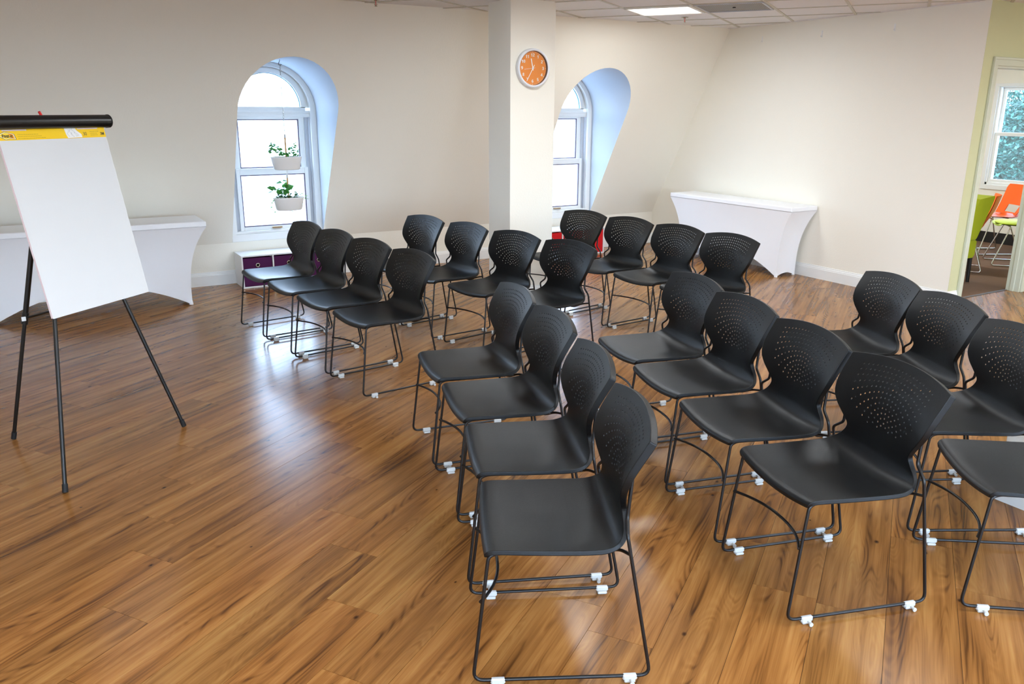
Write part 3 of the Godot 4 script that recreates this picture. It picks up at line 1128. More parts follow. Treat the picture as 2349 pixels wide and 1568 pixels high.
func build_chairs() -> void:
	var proto := make_chair()
	# x, z, direction it faces (degrees), label
	var spots := [
		[1.625, -6.235, 187.0, "black chair, front row, window-side group, seat nearest the purple storage bins"],
		[1.682, -5.696, 186.7, "black chair, front row, window-side group, second seat out from the purple storage bins"],
		[1.742, -5.160, 188.2, "black chair, front row, window-side group, third seat out from the purple storage bins"],
		[1.808, -4.623, 186.2, "black chair, front row, window-side group, seat on the aisle across from the near group"],
		[2.599, -6.134, 190.6, "black chair, middle row, window-side group, seat nearest the back wall left of the column"],
		[2.705, -5.587, 186.4, "black chair, middle row, window-side group, second seat from the back wall"],
		[2.800, -5.003, 189.9, "black chair, middle row, window-side group, seat overlapping the column's base"],
		[2.890, -4.460, 187.3, "black chair, middle row, window-side group, seat on the aisle with red showing through its holes"],
		[3.971, -5.789, 190.1, "black chair, rear row, window-side group, seat right in front of the red storage bins"],
		[4.027, -5.244, 185.9, "black chair, rear row, window-side group, second seat from the red storage bins"],
		[4.072, -4.714, 183.2, "black chair, rear row, window-side group, third seat, in front of the covered table's left end"],
		[4.079, -4.181, 181.4, "black chair, rear row, window-side group, seat on the aisle before the right-hand covered table"],
		[1.819, -3.452, 167.9, "black chair, front row, camera-side group, seat on the aisle, farthest from the camera"],
		[1.697, -2.933, 165.8, "black chair, front row, camera-side group, second seat from the aisle"],
		[1.518, -2.409, 157.8, "black chair, front row, camera-side group, third seat from the aisle"],
		[1.299, -1.917, 153.5, "black chair, front row, camera-side group, end seat nearest the camera"],
		[2.804, -3.220, 168.2, "black chair, middle row, camera-side group, seat on the aisle, backrest touching the next one"],
		[2.645, -2.721, 166.9, "black chair, middle row, camera-side group, second seat from the aisle"],
		[2.482, -2.210, 163.6, "black chair, middle row, camera-side group, third seat from the aisle"],
		[2.329, -1.706, 163.2, "black chair, middle row, camera-side group, big end seat nearest the camera"],
		[3.756, -2.754, 157.3, "black chair, rear row, camera-side group, seat on the aisle before the right wall's baseboard"],
		[3.539, -2.290, 155.0, "black chair, rear row, camera-side group, second seat, its backrest before the doorway's casing"],
		[3.256, -1.814, 151.3, "black chair, rear row, camera-side group, backrest cut by the photo's right edge"],
		[2.949, -1.347, 143.5, "black chair, rear row, camera-side group, only its seat and front legs in view"],
	]
	for i in spots.size():
		var d = spots[i]
		var o := proto
		if i > 0:
			o = proto.duplicate()
			o.name = numbered("stacking_chair")
			add_child(o, true)
		o.position = Vector3(d[0], 0, d[1])
		o.rotation.y = deg_to_rad(d[2])
		o.set_meta("label", d[3])

# ---------------------------------------------------------------- covered tables
func covered_table(called: String, label: String, at: Vector3, turn: float, length: float, depth: float, height: float, inset: Vector2) -> void:
	var o := thing(called, label, "table", at, turn, "tables under white stretch covers")
	var hl := length * 0.5
	var hd := depth * 0.5
	var slab := 0.046
	var s := begin()
	cbox(s, Vector3(0, height - slab * 0.5, 0), Vector3(length, slab, depth), 0.006)
	part("tabletop_cover", s, M.cloth, o)
	s = begin()
	var sg := [Vector2(-1, 1), Vector2(1, 1), Vector2(1, -1), Vector2(-1, -1)]
	var corner := func(k: int, b: float) -> Vector3:
		var g := 1.0 - pow(1.0 - b, 3.0)
		var c: Vector2 = sg[k]
		return Vector3(c.x * (hl - 0.001 - inset.x * g), (height - slab) * (1.0 - b), c.y * (hd - 0.001 - inset.y * g))
	var na := 28
	var nb := 18
	for k in 4:
		s.set_smooth_group(10 + k)
		var rise := (0.215 if k % 2 == 0 else 0.04) / (height - slab)
		var grid := []
		for i in na + 1:
			var a := float(i) / na
			var e := 4.0 * a * (1.0 - a)
			var be := 1.0 - rise * e
			var col := []
			for j in nb + 1:
				var b := be * j / nb
				var p: Vector3 = corner.call(k, b).lerp(corner.call((k + 1) % 4, b), a)
				var m := Vector3(sg[k].x + sg[(k + 1) % 4].x, 0, sg[k].y + sg[(k + 1) % 4].y).normalized()
				p -= m * 0.012 * e * sin(b / be * PI)
				col.append(p)
			grid.append(col)
		var out := Vector3(sg[k].x + sg[(k + 1) % 4].x, 0.01, sg[k].y + sg[(k + 1) % 4].y)
		for i in na:
			for j in nb:
				quad_out(s, grid[i][j], grid[i + 1][j], grid[i + 1][j + 1], grid[i][j + 1], out)
	s.set_smooth_group(-1)
	part("stretch_skirt", s, M.cloth, o)
	for k in 4:
		s = begin()
		var f: Vector3 = corner.call(k, 1.0)
		lathe(s, [Vector2(0.0, 0.0), Vector2(0.017, 0.0), Vector2(0.018, 0.008), Vector2(0.013, 0.035), Vector2(0.004, 0.06), Vector2(0.0, 0.062)], 12, Transform3D(Basis(), f * Vector3(1, 0, 1) - Vector3(signf(f.x), 0, signf(f.z)) * 0.010))
		part("foot_pocket", s, M.cloth, o)

# ---------------------------------------------------------------- cube storage
func cube_storage(at: Vector3, label: String, bin_mat: Material, bin_color: String) -> void:
	# `at` is the middle of the unit's back edge on the floor
	var w := 0.902
	var h := 0.314
	var d := 0.30
	var t := 0.014
	var o := thing("cube_storage", label, "storage unit", at + Vector3(0, 0, d * 0.5), 0.0)
	var s := begin()
	cbox(s, Vector3(0, h - t * 0.5, 0), Vector3(w, t, d), 0.0015)
	part("top_panel", s, M.laminate, o)
	s = begin()
	cbox(s, Vector3(0, t * 0.5, 0), Vector3(w, t, d), 0.0015)
	part("bottom_panel", s, M.laminate, o)
	for x in [-w * 0.5 + t * 0.5, -w / 6.0, w / 6.0, w * 0.5 - t * 0.5]:
		s = begin()
		cbox(s, Vector3(x, h * 0.5, 0), Vector3(t, h - 2 * t, d), 0.001)
		part("divider" if absf(x) < w * 0.4 else "side_panel", s, M.laminate, o)
	s = begin()
	cbox(s, Vector3(0, h * 0.5, -d * 0.5 + 0.003), Vector3(w - 2 * t, h - 2 * t, 0.004))
	part("back_panel", s, M.laminate, o)
	var where := ["left", "middle", "right"]
	for k in 3:
		var bx := (k - 1) * (w / 3.0 - (0.0 if k == 1 else 0.002))
		var b := thing("fabric_bin", "%s fabric bin with steel ring grommet, %s cubby of the low white unit" % [bin_color, where[k]], "storage bin", o.position + Vector3(bx, t + 0.001, 0.004), 0.0, bin_color + " fabric bins in the low white unit")
		var bw := 0.274
		var bh := 0.272
		s = begin()
		cbox(s, Vector3(0, bh * 0.5, d * 0.5 - 0.014), Vector3(bw, bh, 0.008), 0.003)
		part("front_panel", s, bin_mat, b)
		s = begin()
		cbox(s, Vector3(-bw * 0.5 + 0.004, bh * 0.5, 0), Vector3(0.006, bh - 0.006, d - 0.04), 0.001)
		cbox(s, Vector3(bw * 0.5 - 0.004, bh * 0.5, 0), Vector3(0.006, bh - 0.006, d - 0.04), 0.001)
		cbox(s, Vector3(0, bh * 0.5, -d * 0.5 + 0.024), Vector3(bw - 0.01, bh - 0.006, 0.006), 0.001)
		cbox(s, Vector3(0, 0.004, 0), Vector3(bw - 0.01, 0.006, d - 0.05))
		part("body", s, bin_mat, b)
		s = begin()
		var rp := []
		for a in 25:
			rp.append(Vector3(cos(TAU * a / 24.0) * 0.0165, 0.201 + sin(TAU * a / 24.0) * 0.0165, d * 0.5 - 0.009))
		tube(s, rp, 0.0042, 8, false)
		part("grommet", s, M.steel, b)
		s = begin()
		lathe(s, [Vector2(0, 0.0005), Vector2(0.0145, 0.0005), Vector2(0.0145, -0.001)], 18, Transform3D(Basis(Vector3.RIGHT, PI / 2), Vector3(0, 0.201, d * 0.5 - 0.0098)))
		part("grommet_hole", s, M.hole, b)

# ---------------------------------------------------------------- easel and pad
const PC := Vector3(0.214, 1.108, -4.357)

func pad_basis() -> Basis:
	var n := Vector3(0.656, 0.185, 0.732).normalized()
	var r := Vector3(0.745, -0.001, -0.667)
	r = (r - n * r.dot(n)).normalized()
	return Basis(r, n.cross(r), n)

func text(called: String, what: String, height: float, m: Material, parent: Node, xf: Transform3D, bold := true, depth := 0.0012) -> void:
	var t := TextMesh.new()
	var f := SystemFont.new()
	f.font_names = PackedStringArray(["Droid Sans"])
	f.font_weight = 700 if bold else 400
	t.font = f
	t.text = what
	t.font_size = 64
	t.pixel_size = height / 46.0
	t.depth = depth
	t.curve_step = 2.0
	var o := mesh_node(called, t, parent, m)
	o.transform = xf

func build_easel() -> void:
	var apex := Vector3(0.115, 1.613, -4.511)
	var feet := [Vector3(-0.026, 0.0, -3.876), Vector3(0.575, 0.0, -4.45), Vector3(-0.224, 0.0, -4.709)]
	var base: Vector3 = (feet[0] + feet[1] + feet[2]) / 3.0
	var o := thing("tripod_easel", "black metal tripod flip chart easel holding the white pad", "easel", base)
	var pb := pad_basis()
	var s: SurfaceTool
	var hub := apex - Vector3(0, 0.05, 0)
	for k in 3:
		var f: Vector3 = feet[k]
		var dir := (f - hub).normalized()
		var long := hub.distance_to(f)
		var leg := Node3D.new()
		s = begin()
		var cl := 0.417 if k == 2 else 0.52
		tube(s, [hub - base, f - base - dir * long * cl], 0.0125, 12)
		tube(s, [f - base - dir * long * (cl + 0.01), f - base - dir * 0.03], 0.0095, 12)
		var lm := part("leg", s, M.black_metal, o)
		s = begin()
		tube(s, [f - base - dir * long * (cl + 0.018), f - base - dir * long * (cl - 0.018)], 0.0155, 12)
		part("collar", s, M.black_metal, lm)
		s = begin()
		tube(s, [f - base - dir * 0.042, f - base - dir * 0.004], 0.0125, 12)
		part("rubber_foot", s, M.rubber, lm)
		if k == 2:
			s = begin()
			var cpos := f - base - dir * long * 0.417
			cbox(s, Vector3.ZERO, Vector3(0.02, 0.022, 0.006), 0.002, Transform3D(Basis(Vector3.UP, 0.2), cpos + Vector3(-0.006, 0, 0.0175)))
			part("clamp_label", s, M.paper, lm)
		leg.free()
	# braces from the collars to a centre hub
	var mid := Vector3.ZERO
	var ends := []
	for k in 3:
		var e: Vector3 = feet[k] - base - (feet[k] - hub).normalized() * hub.distance_to(feet[k]) * (0.417 if k == 2 else 0.52)
		ends.append(e)
		mid += e / 3.0
	mid.y = ends[2].y + 0.075
	for k in 3:
		s = begin()
		tube(s, [ends[k], mid], 0.006, 8)
		part("brace", s, M.black_metal, o)
	s = begin()
	cbox(s, hub - base, Vector3(0.07, 0.08, 0.05), 0.012, Transform3D(pb, Vector3.ZERO) * Transform3D() if false else Transform3D())
	part("top_hub", s, M.black_metal, o)
	# header bar: a rounded extrusion with a groove
	var hx := Transform3D(pb, PC + pb * Vector3(0, 0.4985, 0.012) - base)
	s = begin()
	var prof := PackedVector2Array()
	for k in 15:
		var a := lerpf(-PI * 0.55, PI * 0.55, k / 14.0)
		prof.append(Vector2(cos(a) * 0.026, sin(a) * 0.0305))
	prof.append(Vector2(-0.02, 0.0285))
	prof.append(Vector2(-0.022, -0.0285))
	prism(s, prof, 0.66, Transform3D(hx.basis * Basis(Vector3(0, 0, 1), Vector3(0, 1, 0), Vector3(-1, 0, 0)), hx * Vector3(0.33, 0, 0)), true)
	part("header_bar", s, M.black_metal, o)
	for sx in [-1.0, 1.0]:
		s = begin()
		var cap := PackedVector2Array()
		for p in prof: cap.append(p * 1.05)
		prism(s, cap, 0.006, Transform3D(hx.basis * Basis(Vector3(0, 0, 1), Vector3(0, 1, 0), Vector3(-1, 0, 0)), hx * Vector3(sx * 0.33 + 0.003, 0, 0)), true)
		part("end_cap", s, M.rubber, o)
	s = begin()
	tube(s, [hx * Vector3(-0.055, 0.02, 0.0), hx * Vector3(-0.07, 0.045, 0.005)], 0.006, 8)
	part("release_tab", s, M.red_plastic, o)
	# the pad
	var p := thing("easel_pad", "large white paper pad with a yellow printed header hanging on the easel", "paper pad", PC)
	p.basis = pb
	s = begin()
	cbox(s, Vector3(0, 0.062, -0.007), Vector3(0.602, 0.852, 0.011), 0.001)
	part("sheet_block", s, M.card, p)
	s = begin()
	s.set_smooth_group(1)
	var nx := 18
	var ny := 60
	var at := func(i: int, j: int) -> Vector3:
		var x := -0.303 + 0.606 * i / nx
		var y := -0.3665 + 0.79 * j / ny
		return Vector3(x, y, 0.0008 + 0.0006 * sin(y * 95.0 + x * 9.0 + 2.0 * sin(x * 11.0)) + 0.0004 * sin(y * 41.0 - x * 7.0))
	for i in nx:
		for j in ny:
			quad_out(s, at.call(i, j), at.call(i + 1, j), at.call(i + 1, j + 1), at.call(i, j + 1), Vector3.BACK)
	s.set_smooth_group(-1)
	part("front_sheet", s, M.paper, p)
	s = begin()
	cbox(s, Vector3(0, 0.4565, 0.0005), Vector3(0.604, 0.066, 0.003), 0.0006)
	part("header_band", s, M.yellow, p)
	for x in [-0.215, 0.195]:
		s = begin()
		cbox(s, Vector3(x, 0.4665, 0.0022), Vector3(0.125, 0.006, 0.001))
		part("hang_slot", s, M.card, p)
	# printed emblem: a torn note shape in two yellows with a dark edge
	s = begin()
	var em := [Vector2(-0.301, 0.4495), Vector2(-0.268, 0.4605), Vector2(-0.222, 0.4510), Vector2(-0.216, 0.4265), Vector2(-0.246, 0.4305), Vector2(-0.270, 0.4262), Vector2(-0.300, 0.4420)]
	var big := PackedVector2Array()
	for q in em: big.append(q)
	prism(s, big, 0.0006, Transform3D(Basis(), Vector3(0, 0, 0.002)))
	part("emblem_edge", s, M.logo_dark, p)
	s = begin()
	var cc := Vector2(-0.26, 0.4435)
	var small := PackedVector2Array()
	for q in em: small.append(cc + (q - cc) * 0.93)
	prism(s, small, 0.0006, Transform3D(Basis(), Vector3(0, 0, 0.0023)))
	part("emblem_white", s, M.white_ink, p)
	s = begin()
	small = PackedVector2Array()
	for q in em: small.append(cc + (q - cc) * 0.84)
	prism(s, small, 0.0006, Transform3D(Basis(), Vector3(0, 0, 0.0026)))
	part("emblem_yellow", s, M.logo_yellow, p)
	s = begin()
	small = PackedVector2Array([Vector2(-0.252, 0.4545), Vector2(-0.228, 0.4495), Vector2(-0.223, 0.4295), Vector2(-0.245, 0.433)])
	prism(s, small, 0.0006, Transform3D(Basis(), Vector3(0, 0, 0.0029)))
	part("emblem_orange", s, M.logo_orange, p)
	text("lettering", "Post-it", 0.0125, M.logo_dark, p, Transform3D(Basis(Vector3.FORWARD, 0.03), Vector3(-0.259, 0.4418, 0.0038)))
	text("lettering", "30", 0.0155, M.logo_gray, p, Transform3D(Basis(), Vector3(0.172, 0.4415, 0.0024)), false)
	text("lettering", "3M", 0.0125, M.logo_dark, p, Transform3D(Basis(), Vector3(0.281, 0.4405, 0.0024)))
	# rows of print too small to read
	s = begin()
	var r := RandomNumberGenerator.new()
	r.seed = 3
	for row in 3:
		for side in 2:
			var x := -0.205 if side == 0 else 0.205
			var stop := -0.10 + 0.018 * row if side == 0 else 0.250
			while x < stop:
				var wl := r.randf_range(0.003, 0.010)
				cbox(s, Vector3(x + wl * 0.5, 0.4475 - 0.0085 * row + (0.004 if side else 0.0), 0.0022), Vector3(wl, 0.0022, 0.0006))
				x += wl + 0.0025
	part("small_print", s, M.small_print, p)
	# white picture panel with a line drawing
	s = begin()
	prism(s, PackedVector2Array([Vector2(0.055, 0.473), Vector2(0.118, 0.473), Vector2(0.128, 0.457), Vector2(0.150, 0.441), Vector2(0.152, 0.4262), Vector2(0.066, 0.4248), Vector2(0.060, 0.441)]), 0.0006, Transform3D(Basis(), Vector3(0, 0, 0.002)))
	part("picture_patch", s, M.white_ink, p)
	s = begin()
	for c in [[0.075, 0.4645, 0.073, 0.43], [0.085, 0.468, 0.092, 0.438], [0.1, 0.468, 0.112, 0.445], [0.11, 0.452, 0.135, 0.432], [0.09, 0.45, 0.1, 0.428], [0.118, 0.44, 0.122, 0.43]]:
		var line := []
		for k in 9:
			var f := k / 8.0
			line.append(Vector3(lerpf(c[0], c[2], f) + 0.005 * sin(f * 7.0 + c[0] * 90.0), lerpf(c[1], c[3], f), 0.0027))
		tube(s, line, 0.0005, 5)
	part("line_drawing", s, M.pencil, p)

# ---------------------------------------------------------------- clock, hooks
func build_clock() -> void:
	var o := thing("wall_clock", "round orange-faced wall clock with a silver-white rim on the column", "clock", Vector3(3.806, 1.995, -6.112))
	var up := Basis(Vector3.RIGHT, PI / 2)
	var R := 0.157
	var s := begin()
	lathe(s, [Vector2(R - 0.006, 0.0), Vector2(R, 0.004), Vector2(R, 0.034), Vector2(R - 0.003, 0.043), Vector2(R - 0.010, 0.047), Vector2(R - 0.017, 0.045), Vector2(R - 0.020, 0.040)], 56, Transform3D(up, Vector3.ZERO))
	part("rim", s, M.clock_rim, o)
	s = begin()
	lathe(s, [Vector2(R - 0.020, 0.041), Vector2(R - 0.022, 0.018)], 56, Transform3D(up, Vector3.ZERO))
	part("rim_inside", s, mat(Color8(96, 90, 86), 0.3), o)
	s = begin()
	lathe(s, [Vector2(R - 0.004, 0.001), Vector2(R - 0.004, 0.018), Vector2(0.0, 0.018)], 56, Transform3D(up, Vector3.ZERO), Vector2.ONE, true, false)
	part("face", s, M.clock_face, o)
	for k in 12:
		var a := TAU * (k + 1) / 12.0
		text("numeral", str(k + 1), 0.024, M.white_ink, o, Transform3D(Basis(), Vector3(sin(a) * 0.104, cos(a) * 0.104, 0.0192)))
	s = begin()
	for k in 60:
		var a := TAU * k / 60.0
		var big := k % 5 == 0
		cbox(s, Vector3(0, 0.128, 0), Vector3(0.003 if big else 0.0014, 0.009 if big else 0.005, 0.001), 0.0, Transform3D(Basis(Vector3.FORWARD, a), Vector3(0, 0, 0.0189)))
	part("minute_marks", s, M.white_ink, o)
	for h in [["hour_hand", TAU * (11.58 / 12.0), 0.078, 0.008, 0.022, 0.018], ["minute_hand", TAU * 35.0 / 60.0, 0.118, 0.0055, 0.025, 0.03], ["second_hand", TAU * 43.7 / 60.0, 0.086, 0.002, 0.028, 0.02]]:
		s = begin()
		cbox(s, Vector3(0, (h[2] - h[5]) * 0.5, 0), Vector3(h[3], h[2] + h[5], 0.0012), 0.0003, Transform3D(Basis(Vector3.FORWARD, h[1]), Vector3(0, 0, h[4])))
		part(h[0], s, M.white_ink, o)
	s = begin()
	tube(s, [Vector3(0, 0, 0.018), Vector3(0, 0, 0.03)], 0.006, 14)
	part("hand_hub", s, M.clock_rim, o)

func build_hooks() -> void:
	var k := 0
	for z in [-6.526, -5.752, -4.951]:
		var x: float = 6.855 - 0.0125 * z
		var o := thing("adhesive_hook", ["small clear wall hook high on the right wall, nearest the ceiling corner", "small clear wall hook high on the right wall, middle of three", "small clear wall hook high on the right wall, nearest the doorway"][k], "wall hook", Vector3(x, 2.385, z), -PI / 2)
		var s := begin()
		cbox(s, Vector3(0, 0, 0.002), Vector3(0.018, 0.062, 0.004), 0.0018)
		part("plate", s, M.trim, o)
		s = begin()
		tube(s, rounded([Vector3(0, -0.008, 0.003), Vector3(0, -0.022, 0.008), Vector3(0, -0.024, 0.016), Vector3(0, -0.014, 0.018)], 0.006, 3), 0.0028, 6)
		part("hook", s, M.trim, o)
		k += 1

# ---------------------------------------------------------------- hanging planter
func leaf_quad(s: SurfaceTool, at: Vector3, dir: Vector3, up: Vector3, l: float, w: float) -> void:
	var side := dir.cross(up).normalized() * w
	var m := at + dir * l * 0.45 + up * l * 0.08
	var tip := at + dir * l - up * l * 0.12
	tri_out(s, at, m + side, tip, up)
	tri_out(s, at, tip, m - side, up)

func herb(called: String, label: String, at: Vector3, stems: Array, leaf_len: float, per: int, m: Material, seed_: int, group := "") -> void:
	var o := thing(called, label, "plant", at, 0.0, group)
	var r := RandomNumberGenerator.new()
	r.seed = seed_
	var st := begin()
	var lf := begin()
	for q in stems:
		var a: Vector3 = q[0]
		var b: Vector3 = q[1]
		var bend := a.lerp(b, 0.55) + Vector3(r.randf_range(-0.01, 0.01), 0.01, r.randf_range(-0.01, 0.01))
		tube(st, [a, bend, b], 0.0013, 5)
		for k in per:
			var f := 0.35 + 0.65 * (k + 1.0) / per
			var p := (a.lerp(bend, f)).lerp(bend.lerp(b, f), f)
			var ang := r.randf() * TAU
			var dir := Vector3(cos(ang), r.randf_range(-0.25, 0.45), sin(ang)).normalized()
			var l := leaf_len * r.randf_range(0.7, 1.2)
			leaf_quad(lf, p, dir, (Vector3.UP * 0.6 + Vector3(r.randf_range(-0.7, 0.7), 0, r.randf_range(-0.3, 1.0))).normalized(), l * 1.15, l * 0.5)
	part("stems", st, M.stem, o).set_meta("kind", "stuff")
	part("leaves", lf, m, o).set_meta("kind", "stuff")

func build_planter() -> void:
	var x := 2.145
	var z := -7.75
	var o := thing("hanging_planter", "two white oval pots hung one below the other on a chain in the left window", "planter", Vector3(x, 0.735, z))
	var y0 := 0.735
	var s := begin()
	tube(s, rounded([Vector3(0, 2.096 - y0, 0), Vector3(0, 2.07 - y0, 0), Vector3(-0.014, 2.05 - y0, 0), Vector3(0.0, 2.03 - y0, 0), Vector3(0.014, 2.045 - y0, 0)], 0.01, 4), 0.0025, 6)
	part("ceiling_hook", s, M.black_metal, o)
	s = begin()
	var y := 2.035 - y0
	var k := 0
	while y > 1.45 - y0:
		var link := []
		for a in 11:
			var an := TAU * a / 10.0
			var p := Vector3(cos(an) * 0.006, sin(an) * 0.014, 0)
			link.append(Vector3(0, y, 0) + (p if k % 2 == 0 else Vector3(0, p.y, p.x)))
		tube(s, link, 0.0015, 5, false)
		y -= 0.0225
		k += 1
	part("chain", s, M.steel, o)
	for q in [[1.11, 1.432, 0.0], [0.735, 1.068, -0.004]]:
		var yb: float = q[0] - y0
		s = begin()
		lathe(s, [Vector2(0.0, 0.0), Vector2(0.112, 0.0), Vector2(0.122, 0.008), Vector2(0.143, 0.108), Vector2(0.147, 0.112), Vector2(0.147, 0.119), Vector2(0.141, 0.120), Vector2(0.138, 0.112), Vector2(0.132, 0.09)], 40, Transform3D(Basis(), Vector3(q[2], yb, 0)), Vector2(1.0, 0.52))
		var pot := part("pot", s, M.pot, o)
		s = begin()
		lathe(s, [Vector2(0.0, 0.0), Vector2(0.137, -0.001)], 32, Transform3D(Basis(), Vector3(q[2], yb + 0.101, 0)), Vector2(1.0, 0.51))
		for i in s.get_aabb().size.x if false else 0: pass
		part("soil", s, M.soil, pot)
		s = begin()
		tube(s, [Vector3(q[2], yb + 0.1, 0), Vector3(q[2], q[1] - y0 - 0.03, 0)], 0.0075, 10)
		part("wooden_rod", s, M.dowel, o)
		s = begin()
		tube(s, [Vector3(q[2], q[1] - y0 - 0.031, 0), Vector3(q[2], q[1] - y0, 0)], 0.0078, 10)
		part("rod_cap", s, M.glide, o)
	s = begin()
	tube(s, [Vector3(0, 1.112 - y0, 0), Vector3(-0.004, 1.066 - y0, 0)], 0.0016, 6)
	part("link_wire", s, M.steel, o)
	# herbs standing in the pots
	var v := func(a: float, b: float, c: float) -> Vector3: return Vector3(a, b, c)
	herb("parsley", "leafy parsley plant on the left of the upper white pot", Vector3(x - 0.09, 1.212, z),
		[[v.call(0, 0, 0), v.call(-0.06, 0.135, 0.01)], [v.call(0, 0, 0), v.call(-0.03, 0.15, 0.0)], [v.call(0.01, 0, 0), v.call(-0.005, 0.12, 0.02)], [v.call(0.02, 0, 0), v.call(0.03, 0.085, 0.01)], [v.call(0.02, 0, 0), v.call(0.055, 0.045, 0.02)], [v.call(-0.01, 0, 0), v.call(-0.06, 0.085, 0.02)]], 0.034, 9, M.leaf, 71, "herbs in the upper pot")
	herb("mint", "bushy herb on the right of the rod in the upper white pot", Vector3(x + 0.04, 1.212, z),
		[[v.call(0, 0, 0), v.call(0.0, 0.1, 0.01)], [v.call(0, 0, 0), v.call(0.03, 0.095, 0.0)], [v.call(0.01, 0, 0), v.call(0.05, 0.14, 0.0)], [v.call(0.01, 0, 0), v.call(0.07, 0.075, 0.01)], [v.call(0, 0, 0), v.call(-0.03, 0.05, 0.02)], [v.call(0, 0, 0), v.call(0.06, 0.03, 0.02)]], 0.028, 10, M.leaf, 72, "herbs in the upper pot")
	herb("basil", "tall basil with large curled leaves in the lower white pot", Vector3(x - 0.075, 0.838, z),
		[[v.call(0, 0, 0), v.call(0.02, 0.17, 0.01)], [v.call(0, 0, 0), v.call(0.035, 0.13, 0.02)], [v.call(0, 0, 0), v.call(-0.05, 0.115, 0.015)], [v.call(0, 0, 0), v.call(-0.075, 0.1, 0.0)], [v.call(0, 0, 0), v.call(0.05, 0.1, 0.03)]], 0.06, 5, M.leaf, 73)
	var low := []
	var r := RandomNumberGenerator.new()
	r.seed = 9
	for i in 34:
		var px := r.randf_range(-0.105, 0.11)
		low.append([Vector3(px, 0, r.randf_range(-0.03, 0.03)), Vector3(px + r.randf_range(-0.03, 0.03), r.randf_range(0.02, 0.065), r.randf_range(-0.04, 0.05))])
	herb("thyme", "low grey-green thyme filling the lower white pot", Vector3(x - 0.004, 0.838, z), low, 0.011, 16, M.leaf_dark, 74)
	herb("trailing_herb", "light green herb sprigs spilling over the lower pot's ends", Vector3(x - 0.004, 0.838, z),
		[[v.call(0.09, 0, 0), v.call(0.13, 0.05, 0.02)], [v.call(0.1, 0, 0), v.call(0.168, 0.025, 0.02)], [v.call(0.11, 0, 0), v.call(0.175, -0.005, 0.03)], [v.call(0.05, 0, 0), v.call(0.07, 0.075, 0.02)], [v.call(-0.12, 0.02, 0), v.call(-0.17, -0.03, 0.02)], [v.call(-0.14, 0.0, 0.02), v.call(-0.185, -0.075, 0.03)], [v.call(-0.183, -0.075, 0.03), v.call(-0.15, -0.115, 0.04)], [v.call(-0.02, -0.095, 0.05), v.call(0.03, -0.125, 0.05)]], 0.013, 11, M.leaf_light, 75)

